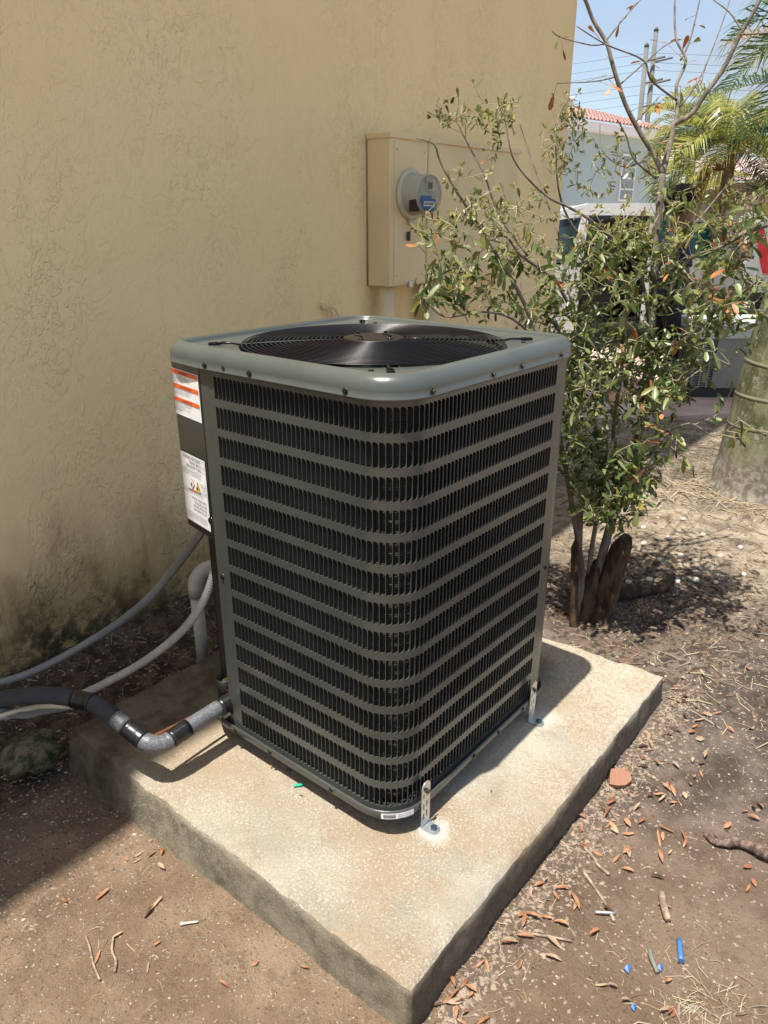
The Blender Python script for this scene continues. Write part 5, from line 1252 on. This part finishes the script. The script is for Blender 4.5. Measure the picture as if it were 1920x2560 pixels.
palm_tree('yellow_palm', 'yellow-green areca palm with orange seed stalks in front of the mint house', (9.3, 2.2, -0.13), (9.25, 2.15, 2.35), 15, 1.15, 0.36, [1, 1, 0], 0.06, extra=seeds,
          fr=[(AZL, 0.6, 1.6), (AZL+0.5, 0.3, 1.5), (AZL-0.5, 0.2, 1.6), (AZL+0.2, -0.2, 1.3), (AZL+1.1, 0.6, 1.6), (AZL-1.0, 0.6, 1.8), (AZL+1.8, 0.3, 1.7), (AZL-1.8, 0.4, 1.6), (AZL+2.6, 0.3, 1.7), (AZL-2.6, -0.1, 1.4), (AZL+3.1, 0.5, 1.7), (AZL-0.2, 1.1, 1.9), (AZL+3.0, 1.0, 1.9), (AZL-0.4, -0.5, 1.0), (AZL+2.8, -0.5, 1.1)])
palm_tree('low_palm', 'low bushy areca palm with hanging green and yellow fronds behind the pink driveway', (9.7, 1.55, -0.13), (9.75, 1.45, 1.95), 22, 1.6, 0.45, [0, 1, 1], 0.05)
palm_tree('tall_areca', 'loose areca palm with brown drooping fronds at the far right edge', (10.6, 1.15, -0.13), (10.6, 1.25, 2.9), 20, 1.9, 0.5, [0, 1, 2], 0.06)
palm_tree('far_palm', 'small distant dark palm showing above the tiled roof', (43.2, 15.8, -0.13), (43.2, 15.8, 5.3), 14, 2.2, 0.7, 0, 0.15, n=22)
palm_tree('feather_palm', 'pale yellow-green feathery palm beside the utility poles', (14.7, 4.45, -0.13), (14.72, 4.45, 3.0), 15, 1.1, 0.36, [1, 0], 0.07, n=36)
palm_tree('hedge_palm', 'dark green bushy palm low against the mint house wall', (12.1, 3.45, -0.13), (12.1, 3.45, 1.75), 15, 0.95, 0.32, [0, 0, 1], 0.05, n=34)

# ------------------------------------------------------------------ mint house and neighbours
def quad(m_, a, b, c, d, m=0): m_.add([a, b, c, d], [(0, 1, 2, 3)], m)
mint = simple('mint_render', (0.35, 0.46, 0.46), 0.8, var=0.05, vs=0.6); white = simple('white_paint', (0.72, 0.73, 0.72), 0.6, var=0.05)
taupe = simple('taupe_render', (0.36, 0.29, 0.26), 0.8, var=0.06, vs=0.8); glassd = simple('dark_window_glass', (0.03, 0.05, 0.06), 0.08, spec=0.7); tealg = simple('teal_car_glass', (0.02, 0.12, 0.15), 0.06, spec=0.9)
def tiles_m(name, a, b):
    g = NG(name); g.set(g.mix(g.ramp(g.noise(3.5, 5, 0.7), 0.35, 0.65), a, b), 0.8); g.bump(g.noise(30, 4), 0.01); return g.mat
tilem = tiles_m('terracotta_roof_tile', (0.24, 0.125, 0.105), (0.37, 0.22, 0.185)); tileb = tiles_m('brown_roof_tile', (0.26, 0.19, 0.18), (0.44, 0.35, 0.33))
def tiled_slope(parent, p0, p1, up, rows, cols, mat, amp=0.045, hip=0.0):
    """barrel tiles in overlapping courses on the parallelogram p0 + u*(p1-p0) + v*up; each course is one roof_course part"""
    p0 = Vector(p0); e0 = Vector(p1)-p0; e = e0.copy(); up = Vector(up); n = e.cross(up).normalized()
    if n.z < 0: n = -n
    for r in range(rows):
        m_ = MB(); va = r/rows; vb = (r+1.12)/rows; k = max(2, int(cols*(1-hip*va)))*6; e = e0*(1-hip*va)
        a = [p0 + e*(i/k) + up*va + n*(amp*(0.5+0.5*cos(2*pi*i/6)) + 0.05) for i in range(k+1)]
        b = [p0 + e*(i/k) + up*vb + n*(amp*(0.5+0.5*cos(2*pi*i/6)) + 0.012) for i in range(k+1)]
        c0 = [p0 + e*(i/k) + up*va + n*(amp*(0.5+0.5*cos(2*pi*i/6)) + 0.02) for i in range(k+1)]
        m_.loft([[tuple(q) for q in c0], [tuple(q) for q in a], [tuple(q) for q in b]], closed=False, smooth=False); m_.build('roof_course', mat, parent)
h1 = thing('mint_house', 'two-storey mint green house with pink tiled roof beyond the driveway', 'house', (30, 14, -0.13))
A0 = Vector((28.4, 14.3, 0)); A1 = Vector((36.6, 13.05, 0)); dirv = (A1-A0).normalized(); nrm_ = Vector((-dirv.y, dirv.x, 0))
m_ = MB(); T = 4.75
cn = [A0, A1, A1+nrm_*10, A0+nrm_*10]
m_.add([(q.x, q.y, -0.3) for q in cn] + [(q.x, q.y, T) for q in cn], [(0, 1, 5, 4), (1, 2, 6, 5), (2, 3, 7, 6), (3, 0, 4, 7), (4, 5, 6, 7)]); m_.build('wall', mint, h1)
def wbox(m_, u0, u1, v0, v1, d0, d1, m=0):
    vs = []
    for d in (d0, d1):
        for u, v in ((u0, v0), (u1, v0), (u1, v1), (u0, v1)): q = A0 + dirv*u - nrm_*d; vs.append((q.x, q.y, v))
    m_.add(vs, [(0, 1, 2, 3), (7, 6, 5, 4), (0, 4, 5, 1), (1, 5, 6, 2), (2, 6, 7, 3), (3, 7, 4, 0)], m)
m_ = MB(); wbox(m_, -0.55, 8.9, T+0.003, T+0.30, -0.3, 0.55); m_.build('fascia', white, h1)
m_ = MB(); wbox(m_, -0.02, 0.30, -0.2, T-0.003, -0.1, 0.035); m_.build('corner_trim', white, h1)
for u in (4.6,):
    m_ = MB(); wbox(m_, u-0.08, u+1.08, 2.2, 4.1, 0.002, 0.07); f_ = m_.build('window', white, h1)
    for i in range(2):
        for j in range(4):
            m_ = MB(); wbox(m_, u+i*0.52, u+0.48+i*0.52, 2.28+j*0.45, 2.66+j*0.45, 0.072, 0.085); m_.build('pane', simple('pale_window_glass', (0.20, 0.26, 0.27), 0.15), f_)
q0 = A0 + dirv*(-0.6) - nrm_*0.6; q1 = A0 + dirv*9.0 - nrm_*0.6
tiled_slope(h1, (q0.x, q0.y, T+0.30), (q1.x, q1.y, T+0.30), tuple(nrm_*5.6 + Vector((0, 0, 1.75))), 14, 36, tilem, 0.09, 0.8)
m_ = MB(); c_ = A0 + dirv*2.6 + nrm_*1.5; m_.cyl((c_.x, c_.y, T+0.6), 0.10, 0.75, n=10); m_.cyl((c_.x, c_.y, T+1.35), 0.17, 0.12, n=10); m_.build('roof_vent', white, h1)
c_ = A0 + dirv*6.5 + nrm_*0.6; m_ = MB(); m_.cyl((c_.x, c_.y, T+0.5), 0.16, 0.3, n=10); m_.build('roof_vent', white, h1)
# white porch column at its near corner, beside the stucco wall end
m_ = MB(); wbox(m_, -2.2, -1.4, 0.0, 2.5, 0.3, 1.0); wbox(m_, -2.35, -1.25, 2.5, 2.7, 0.2, 1.15); m_.build('porch_pier', mint, h1)
# low mint wing further right
h3 = thing('mint_wing', 'low mint wing with tiled eave glimpsed between the palms', 'house', (26.5, 8.6, -0.13))
m_ = MB(); m_.box((26.0, 7.6, -0.2), (29, 8.25, 3.25)); m_.build('wall', mint, h3)
m_ = MB(); m_.box((25.7, 7.3, 3.253), (29, 8.35, 3.52)); m_.build('fascia', white, h3)
tiled_slope(h3, (25.6, 8.35, 3.52), (25.6, 7.2, 3.52), (2.0, 0, 0.5), 4, 5, tileb, 0.07)
# taupe house
h2 = thing('taupe_house', 'low taupe house with arched white window frames and brown tile roof at the right', 'house', (21, 5, -0.13))
B0 = Vector((21.03, 6.41, 0)); B1 = Vector((23.6, 3.3, 0)); dv = (B1-B0).normalized(); nv = Vector((-dv.y, dv.x, 0)); 
if nv.dot(F) < 0: nv = -nv
def bpt(u, d, z): q = B0 + dv*u - nv*d; return (q.x, q.y, z)
m_ = MB(); TL = (B1-B0).length; Tz = 2.22
m_.add([bpt(0, 0, -0.3), bpt(TL, 0, -0.3), bpt(TL, -1.5, -0.3), bpt(0, -1.5, -0.3), bpt(0, 0, Tz), bpt(TL, 0, Tz), bpt(TL, -1.5, Tz), bpt(0, -1.5, Tz)], [(0, 1, 5, 4), (1, 2, 6, 5), (2, 3, 7, 6), (3, 0, 4, 7), (4, 5, 6, 7)]); m_.build('wall', taupe, h2)
m_ = MB()
def bbox(m_, u0, u1, z0, z1, d0, d1, m=0):
    vs = [bpt(u, d, z) for d in (d0, d1) for u, z in ((u0, z0), (u1, z0), (u1, z1), (u0, z1))]
    m_.add(vs, [(0, 1, 2, 3), (7, 6, 5, 4), (0, 4, 5, 1), (1, 5, 6, 2), (2, 6, 7, 3), (3, 7, 4, 0)], m)
bbox(m_, -0.1, TL+0.1, 1.70, 1.80, 0.003, 0.09); bbox(m_, -0.1, TL+0.1, 1.40, 1.45, 0.003, 0.05); m_.build('wall_band', taupe, h2)
for u in (1.75,):
    def arch(r, d): return [bpt(u + r*cos(a), d, 0.95 + r*sin(a)) for a in np.linspace(0, pi, 17)] + [bpt(u-r, d, -0.1), bpt(u+r, d, -0.1)]
    m_ = MB(); o_ = arch(0.72, 0.08); i_ = arch(0.56, 0.08); n = len(o_); b_ = arch(0.72, 0.0)
    m_.add(o_+i_+b_, [(i, (i+1) % n, n+(i+1) % n, n+i) for i in range(n-2)] + [(i, 2*n+i, 2*n+i+1, i+1) for i in range(n-2)]); ar = m_.build('arch_frame', white, h2)
    m_ = MB(); m_.add(arch(0.56, 0.04), [tuple(range(n))]); m_.build('dark_opening', glassd, ar)
tiled_slope(h2, bpt(0.15, -0.2, 2.37), bpt(3.6, -0.2, 2.37), tuple(nv*1.5 + Vector((0, 0, 0.62))), 5, 12, tileb, 0.08)
m_ = MB(); bbox(m_, 0.0, TL+0.3, Tz+0.003, Tz+0.14, -1.6, 0.25); m_.build('roof_edge', simple('dark_eave', (0.10, 0.075, 0.06), 0.8), h2)
# white gate pier seen past the wall corner
# utility poles and wires
pg = simple('grey_concrete_pole', (0.13, 0.13, 0.125), 0.85, var=0.1, vs=1.0)
for (bx, by), (tx, ty), tz, lb in (((48.1, 19.06), (49.2, 19.75), 11.2, 'left shorter grey concrete utility pole rising behind the tiled roof'), ((48.4, 18.72), (49.9, 19.55), 12.1, 'right taller grey concrete utility pole rising behind the tiled roof')):
    t_ = thing('utility_pole', lb, 'utility pole', (bx, by, -0.13), 'utility poles')
    m_ = MB(); m_.tube([(bx, by, -0.3), (tx, ty, tz)], [0.20, 0.14], 8); m_.build('pole', pg, t_)
    m_ = MB(); m_.tube([(tx, ty, tz), (tx, ty, tz+0.2)], [0.17, 0.07], 8); m_.build('cap', pg, t_)
    for z in (10.4, 9.2, 7.9):
        k = (z+0.3)/(tz+0.3); c_ = Vector((bx+(tx-bx)*k, by+(ty-by)*k, z)); m_ = MB(); m_.tube([c_, c_ + Vector((0.75, -0.9, 0.25))], 0.06, 6); m_.build('insulator_arm', pg, t_)
wm = simple('power_wire', (0.10, 0.11, 0.12), 0.6)
for i, (za, zb_) in enumerate(((10.9, 9.6), (10.4, 8.9), (10.0, 8.4), (9.2, 7.8), (8.7, 7.2), (8.2, 6.8))):
    p0 = Vector((49.6, 19.6, za)); a = p0 + Vector((-14, 25, zb_-za-0.6)); b = p0 + Vector((30, -36, -0.4-0.2*i))
    m_ = MB(); m_.tube(smoothpath([a, (a+p0)/2+Vector((0, 0, -0.35)), p0], 5), 0.012, 4); m_.tube(smoothpath([p0, (b+p0)/2+Vector((0, 0, -0.5)), b], 5), 0.012, 4)
    tag(m_.build('power_line', wm), 'thin power line strung through the utility poles', 'power line', 'power lines')

# ------------------------------------------------------------------ old grey unit on the driveway
og = simple('old_grey_enamel', (0.20, 0.21, 0.195), 0.5, var=0.08, vs=6); ogw = simple('old_white_top', (0.42, 0.47, 0.46), 0.4); 
ou = thing('old_condenser', 'old grey air conditioner unit standing on the driveway beyond the shrub', 'air conditioner', (6.3, 1.2, -0.085))
oc = Vector((6.42, 1.12, -0.08)); ang = -0.88
ux = Vector((cos(ang), sin(ang), 0)); uy = Vector((-sin(ang), cos(ang), 0))
def ob(m_, a, b, m=0):
    vs = [oc + ux*x + uy*y + Vector((0, 0, z)) for z in (a[2], b[2]) for x, y in ((a[0], a[1]), (b[0], a[1]), (b[0], b[1]), (a[0], b[1]))]
    m_.add(vs, [(0, 3, 2, 1), (4, 5, 6, 7), (0, 1, 5, 4), (1, 2, 6, 5), (2, 3, 7, 6), (3, 0, 4, 7)], m)
m_ = MB(); ob(m_, (-0.24, -0.36, 0.085), (0.44, 0.36, 0.53)); m_.build('body', og, ou)
m_ = MB(); ob(m_, (-0.42, -0.34, 0.0), (0.43, 0.34, 0.083)); m_.build('base', MAT['dark'], ou)
m_ = MB(); ob(m_, (-0.44, -0.38, 0.533), (0.46, 0.38, 0.60)); m_.build('top_cover', ogw, ou)
m_ = MB(); ob(m_, (-0.38, -0.30, 0.603), (0.36, 0.30, 0.66)); m_.build('top_lid', white, ou)
m_ = MB(); ob(m_, (-0.41, -0.32, 0.085), (-0.245, 0.32, 0.53)); m_.build('coil', MAT['dark'], ou)
m_ = MB()
for k in range(22): ob(m_, (-0.425, -0.345, 0.092+k*0.02), (-0.243, -0.322, 0.101+k*0.02)); ob(m_, (-0.428, -0.345, 0.092+k*0.02), (-0.411, 0.34, 0.101+k*0.02))
gr = m_.build('side_grille', og, ou); gr['kind'] = 'stuff'
for s in (-0.43, -0.36, -0.29):
    m_ = MB(); ob(m_, (s, -0.352, 0.085), (s+0.016, -0.346, 0.53)); m_.build('grille_post', og, ou)
m_ = MB(); ob(m_, (0.26, -0.364, 0.475), (0.31, -0.361, 0.50)); m_.build('red_badge', simple('red_badge', (0.6, 0.03, 0.03), 0.4), ou)

# ------------------------------------------------------------------ white van
vw = simple('white_car_paint', (0.58, 0.59, 0.60), 0.25, spec=0.6, var=0.03); tyre = simple('tyre_rubber', (0.015, 0.015, 0.016), 0.8); rim_ = simple('alloy_rim', (0.45, 0.46, 0.47), 0.3, metal=0.8)
redl = simple('red_tail_light', (0.45, 0.02, 0.03), 0.15, spec=0.8); pinkl = simple('pale_tail_light', (0.55, 0.30, 0.30), 0.15, spec=0.8)
van = thing('white_van', 'white van with its side door open onto a dark interior, parked on the driveway', 'van', (9.3, 3.2, -0.085))
vo = Vector((7.557, 3.175, -0.085)); vd = Vector((2.444, -1.290, 0)).normalized(); vn = Vector((vd.y, -vd.x, 0))
if vn.dot(F) > 0: vn = -vn          # outward, towards the camera
def vp(u, z, d=0.0):   # d outward; body narrows above the belt line
    return tuple(vo + vd*u + vn*(d - max(0, z-0.95)*0.14) + Vector((0, 0, z)))
def vbox(m_, u0, u1, z0, z1, d0, d1, m=0):
    vs = [vp(u, z, d) for d in (d0, d1) for u, z in ((u0, z0), (u1, z0), (u1, z1), (u0, z1))]
    m_.add(vs, [(0, 1, 2, 3), (7, 6, 5, 4), (0, 4, 5, 1), (1, 5, 6, 2), (2, 6, 7, 3), (3, 7, 4, 0)], m)
def vpoly(m_, pts, d0, d1, m=0):
    n = len(pts); m_.add([vp(u, z, d0) for u, z in pts] + [vp(u, z, d1) for u, z in pts], [tuple(range(n)), tuple(range(2*n-1, n-1, -1))] + [(i, (i+1) % n, n+(i+1) % n, n+i) for i in range(n)], m)
m_ = MB()
vpoly(m_, [(-1.7, 0.30), (-0.60, 0.30), (-0.60, 1.0), (-1.45, 0.98), (-1.75, 0.8)], -0.06, 0.0)            # front wing
vpoly(m_, [(-0.60, 0.25), (0.0, 0.25), (0.0, 1.05), (-0.60, 1.0)], -0.06, 0.0)                            # front door
vpoly(m_, [(1.02, 0.25), (2.55, 0.25), (2.60, 0.95), (2.50, 1.05), (1.02, 1.05)], -0.06, 0.0)            # rear quarter
vpoly(m_, [(-0.45, 1.50), (-0.30, 1.62), (0.1, 1.70), (1.6, 1.72), (2.35, 1.66), (2.46, 1.55), (2.46, 1.47), (0.05, 1.57)], -0.07, 0.0)   # cant rail
vpoly(m_, [(-0.12, 1.05), (0.02, 1.05), (0.12, 1.56), (0.0, 1.56)], -0.06, 0.0)                            # pillar before the opening
vpoly(m_, [(1.02, 1.05), (1.10, 1.05), (1.10, 1.56), (1.02, 1.56)], -0.06, 0.0)
vpoly(m_, [(2.20, 1.05), (2.50, 1.05), (2.46, 1.50), (2.14, 1.50)], -0.06, 0.0)
vpoly(m_, [(-1.10, 1.00), (-1.02, 1.00), (-0.36, 1.56), (-0.45, 1.55)], -0.06, 0.0)
vbox(m_, -1.7, 2.55, 0.25, 1.0, -1.76, -1.70)                                                             # far side
vpoly(m_, [(-0.40, 1.66), (1.6, 1.72), (2.4, 1.64), (2.4, 1.60), (-0.4, 1.62)], -1.55, -0.06)             # roof
vbox(m_, 2.50, 2.58, 0.3, 1.05, -1.7, -0.06); vbox(m_, 2.40, 2.46, 1.05, 1.6, -1.6, -0.06)
vpoly(m_, [(-1.75, 0.8), (-1.10, 1.0), (-1.10, 0.95), (-1.75, 0.7)], -1.7, -0.06)
m_.build('body', vw, van)
m_ = MB(); vbox(m_, -0.6, 2.45, 0.22, 0.30, -1.69, -0.07); m_.build('floor', MAT['dark'], van)
m_ = MB(); vbox(m_, 1.05, 1.12, 0.3, 1.55, -1.45, -0.10); vbox(m_, -0.5, 1.05, 0.3, 1.5, -1.5, -1.42); m_.build('interior_lining', MAT['black'], van)
m_ = MB(); vbox(m_, 0.30, 0.75, 0.30, 0.72, -1.2, -0.35); vbox(m_, 0.66, 0.80, 0.72, 1.25, -1.2, -0.35); m_.build('rear_seat', simple('dark_seat_cloth', (0.03, 0.03, 0.035), 0.9), van)
m_ = MB(); vbox(m_, 0.3, 0.36, 0.98, 1.06, -0.32, -0.30); m_.build('pink_tag', simple('pink_tag', (0.6, 0.08, 0.14), 0.6), van)
m_ = MB(); vpoly(m_, [(1.12, 1.07), (2.19, 1.07), (2.13, 1.46), (2.05, 1.50), (1.12, 1.54)], -0.05, -0.02); m_.build('side_window', tealg, van)
m_ = MB(); vpoly(m_, [(-1.0, 1.02), (-0.14, 1.06), (-0.02, 1.54), (-0.36, 1.53)], -0.05, -0.02); m_.build('side_window', glassd, van)
m_ = MB(); vpoly(m_, [(0.0, 0.98), (0.04, 0.98), (0.14, 1.52), (1.0, 1.53), (1.0, 1.57), (0.10, 1.57)], -0.03, 0.006); m_.build('door_seal', MAT['black'], van)
m_ = MB(); vpoly(m_, [(2.28, 0.86), (2.585, 0.86), (2.545, 1.30), (2.40, 1.32)], -0.03, 0.008); tl = m_.build('tail_light', pinkl, van)
m_ = MB(); vpoly(m_, [(2.30, 0.88), (2.55, 0.88), (2.54, 1.00), (2.33, 1.00)], 0.009, 0.014); m_.build('red_lens', redl, tl)
m_ = MB(); vbox(m_, 1.92, 1.95, 0.93, 0.96, 0.0, 0.008); m_.build('fuel_cap_lock', MAT['black'], van)
for u in (-1.05, 1.85):
    c_ = Vector(vp(u, 0.32, 0.005)); m_ = MB(); ax = vn
    m_.tube([c_ - ax*0.20, c_ - ax*0.19, c_ - ax*0.02, c_], [0.27, 0.32, 0.32, 0.28], 24); wh = m_.build('wheel', tyre, van)
    m_ = MB(); m_.tube([c_ + ax*0.001, c_ + ax*0.012], [0.20, 0.19], 20); m_.build('rim', rim_, wh)
    m_ = MB(); vs = []; n = 16
    for r in (0.34, 0.40):
        for a in np.linspace(0.1, pi-0.1, n): vs.append(vp(u + r*cos(a), 0.32 + r*sin(a), 0.006))
    m_.add(vs, [(i, i+1, n+i+1, n+i) for i in range(n-1)]); m_.build('wheel_arch', MAT['black'], van)
# second vehicle: white with red stripes, behind
tr_ = thing('red_white_truck', 'white vehicle with red stripes parked behind the van at the right edge', 'truck', (11.4, 2.1, -0.085))
to = Vector((11.887, 2.466, -0.085)); td = Vector((0.80, -0.85, 0)).normalized(); tn = Vector((td.y, -td.x, 0)); tn = -tn if tn.dot(F) > 0 else tn
def tp(u, z, d): return tuple(to + td*u + tn*d + Vector((0, 0, z)))
def tbox(m_, u0, u1, z0, z1, d0, d1, m=0):
    vs = [tp(u, z, d) for d in (d0, d1) for u, z in ((u0, z0), (u1, z0), (u1, z1), (u0, z1))]
    m_.add(vs, [(0, 1, 2, 3), (7, 6, 5, 4), (0, 4, 5, 1), (1, 5, 6, 2), (2, 6, 7, 3), (3, 7, 4, 0)], m)
m_ = MB(); tbox(m_, 0, 3.6, 0.45, 1.48, -1.8, 0); tbox(m_, 0.02, 0.3, 1.483, 1.52, -1.7, -0.1); m_.build('body', vw, tr_)
redp = simple('red_stripe_paint', (0.62, 0.015, 0.03), 0.35)
for u in (0.0, 0.62, 1.24, 1.86):
    m_ = MB(); m_.add([tp(u+a, z, 0.004) for a, z in ((0.02, 1.42), (0.18, 1.42), (0.50, 0.72), (0.30, 0.72))], [(0, 1, 2, 3)]); m_.build('red_stripe', redp, tr_)
m_ = MB(); tbox(m_, 0.0, 3.6, 0.30, 0.447, -1.75, -0.03); m_.build('bumper', MAT['black'], tr_)
for u in (0.7, 2.9):
    c_ = Vector(tp(u, 0.33, 0.0)); m_ = MB(); m_.tube([c_ - tn*0.22, c_ - tn*0.01], 0.33, 22); wh = m_.build('wheel', tyre, tr_)
    m_ = MB(); m_.tube([c_ - tn*0.009, c_ + tn*0.004], 0.19, 16); m_.build('rim', rim_, wh)

# ------------------------------------------------------------------ person at the van
skin = simple('brown_skin', (0.17, 0.085, 0.05), 0.5, var=0.06); hairm = NG('black_curly_hair'); hairm.set((0.006, 0.005, 0.0045), 0.8, spec=0.1); hairm.bump(hairm.noise(60, 4, 0.8), 0.02)
shirt = simple('navy_shirt', (0.018, 0.024, 0.065), 0.85, bump=0.004, bs=14); trous = simple('black_trousers', (0.012, 0.012, 0.016), 0.9); shoe = simple('black_shoe', (0.01, 0.01, 0.011), 0.5)
pl = Vector((6.12, 1.62, -0.13)); H_ = 1.80
pdir = R_.copy()                                    # faces the right-hand side
pside = Vector((-pdir.y, pdir.x, 0))
person = thing('person', 'person with black curly hair in a navy t-shirt and black trousers standing by the van', 'person', tuple(pl))
def pw(x, y, z): return tuple(pl + pdir*x + pside*y + Vector((0, 0, z)))    # x forward, y left
def ell(m_, secs, n=16, cap=True):
    """secs: (z or centre (x,y,z), rx, ry)"""
    rings = [[pw(cx + rx*cos(a), cy + ry*sin(a), z) for a in np.linspace(0, 2*pi, n+1)[:-1]] for (cx, cy, z), rx, ry in secs]
    m_.loft(rings, cap0=cap, cap1=cap)
m_ = MB()
# head and neck with a face: one loft plus nose, lips, ear
hz = 1.56
ell(m_, [((0.0, 0, 1.38), .065, .065), ((0.005, 0, 1.46), .056, .055), ((0.02, 0, 1.50), .060, .055), ((0.045, 0, 1.53), .070, .058), ((0.04, 0, 1.56), .088, .068), ((0.03, 0, 1.61), .098, .075), ((0.025, 0, 1.66), .101, .078), ((0.02, 0, 1.71), .098, .076), ((0.01, 0, 1.76), .078, .062), ((0.005, 0, 1.785), .03, .025)])
m_.add([pw(0.122, 0, 1.655), pw(0.150, 0, 1.615), pw(0.125, 0.016, 1.607), pw(0.125, -0.016, 1.607), pw(0.12, 0, 1.598)], [(0, 1, 2), (0, 3, 1), (1, 4, 2), (1, 3, 4)])
for dz, ln in ((1.583, 0.134), (1.570, 0.132)): m_.tube([pw(0.11, -0.022, dz), pw(ln, 0, dz), pw(0.11, 0.022, dz)], 0.006, 6)
for s in (-1, 1): m_.tube([pw(0.0, s*0.076, 1.60), pw(0.012, s*0.086, 1.63), pw(0.0, s*0.080, 1.655)], 0.011, 8)
# arms (bent at the elbow, right hand raised to the van), hands
def arm(s, elb, wr, hd):
    sh = Vector((0.0, s*0.19, 1.36)); pts = [sh, Vector(elb), Vector(wr)]
    m_.tube([pw(*q) for q in smoothpath(pts, 4)], [0.047, 0.045, 0.043, 0.040, 0.037, 0.036, 0.033, 0.029, 0.026], 12)
    w0 = Vector(wr); d = (Vector(hd)-w0).normalized(); sd_ = d.cross(Vector((0, 0, 1))).normalized()
    m_.tube([pw(*(w0 - d*0.01)), pw(*(w0 + d*0.04)), pw(*(w0 + d*0.085))], [0.026, 0.038, 0.034], 10)
    for k, (o, l_) in enumerate(((-0.027, 0.065), (-0.009, 0.078), (0.009, 0.072), (0.026, 0.056))):
        b_ = w0 + d*0.08 + sd_*o; m_.tube([pw(*b_), pw(*(b_ + d*l_*0.55 + Vector((0, 0, -0.006)))), pw(*(b_ + d*l_ + Vector((0, 0, -0.022))))], [0.0095, 0.009, 0.007], 7)
    b_ = w0 + d*0.035 - sd_*0.03; m_.tube([pw(*b_), pw(*(b_ - sd_*0.025 + d*0.03)), pw(*(b_ - sd_*0.028 + d*0.058))], [0.011, 0.010, 0.008], 7)
arm(1, (0.05, 0.25, 1.08), (0.27, 0.22, 1.02), (0.40, 0.20, 1.03)); arm(-1, (0.06, -0.25, 1.07), (0.29, -0.20, 0.98), (0.42, -0.17, 0.97))
m_.build('body', skin, person)
m_ = MB(); n1 = 18; rings = []
for z, rx, cx in ((1.62, .085, -.03), (1.66, .105, -.03), (1.71, .125, -.015), (1.76, .125, 0.0), (1.81, .110, .01), (1.845, .075, .01), (1.86, .03, .01)):
    rings.append([pw(cx + rx*cos(a)*(1+0.08*sin(5*a+z*70)), rx*0.85*sin(a)*(1+0.08*sin(6*a+z*50)), z+0.008*sin(7*a)) for a in np.linspace(0, 2*pi, n1+1)[:-1]])
m_.loft(rings, cap0=True, cap1=True); hair = m_.build('hair', hairm.mat, person)
m_ = MB()
for i in range(520):
    a = random.uniform(0, 2*pi); ph = random.uniform(0.0, 1.75); d = Vector((sin(ph)*cos(a), sin(ph)*sin(a)*0.86, cos(ph)))
    if d.x > 0.55 and d.z < 0.25: continue
    c_ = Vector((0.0, 0, 1.735)) + d*0.12; r = random.uniform(0.007, 0.012)
    m_.loft([[pw(c_.x + r*q*cos(b), c_.y + r*q*sin(b), c_.z + r*h) for b in np.linspace(0, 2*pi, 6)[:-1]] for q, h in ((0.1, -1), (0.9, -0.4), (0.9, 0.4), (0.1, 1))])
cu = m_.build('curls', hairm.mat, hair); cu['kind'] = 'stuff'
m_ = MB(); ell(m_, [((0, 0, 0.92), .125, .175), ((0, 0, 1.02), .122, .165), ((0.005, 0, 1.14), .128, .172), ((0.01, 0, 1.26), .130, .190), ((0.0, 0, 1.34), .115, .205), ((0, 0, 1.40), .085, .165), ((0, 0, 1.435), .068, .085), ((0.003, 0, 1.45), .063, .066)])
for s in (-1, 1): m_.tube([pw(*q) for q in ((0, s*0.155, 1.375), (0.012, s*0.205, 1.30), (0.03, s*0.235, 1.17))], [0.070, 0.068, 0.062], 12)
m_.build('shirt', shirt, person)
m_ = MB(); ell(m_, [((0, 0, 0.80), .125, .175), ((0, 0, 0.88), .128, .172), ((0, 0, 0.935), .118, .160)])
for s, fx2 in ((-1, 0.06), (1, -0.05)): m_.tube([pw(*q) for q in smoothpath([(0, s*0.09, 0.86), (fx2*0.7+0.02, s*0.10, 0.48), (fx2, s*0.11, 0.07)], 4)], [0.098, 0.092, 0.084, 0.076, 0.070, 0.066, 0.064, 0.060, 0.062], 14)
m_.build('trousers', trous, person)
for s, fx2 in ((-1, 0.06), (1, -0.05)):
    m_ = MB(); rings = []
    for x, hw, ht in ((-0.09, .03, .05), (-0.06, .042, .075), (0.02, .045, .075), (0.10, .050, .055), (0.16, .045, .042), (0.185, .02, .02)):
        rings.append([pw(fx2 + x, s*0.11 + hw*cos(a), 0.002 + max(0, ht*(0.5+0.5*sin(a)))) for a in np.linspace(0, 2*pi, 13)[:-1]])
    m_.loft(rings, cap0=True, cap1=True); m_.build('shoe', shoe, person)
# cardboard sheet lying on the driveway
shard('cardboard', (5.55, 1.75, -0.082), [(-0.35, -0.12), (0.05, -0.25), (0.35, -0.02), (-0.02, 0.2)], 0.012, simple('cardboard', (0.48, 0.28, 0.15), 0.85), 'flat piece of brown cardboard on the pink driveway behind the shrub', 'cardboard', (0, 0, 0))
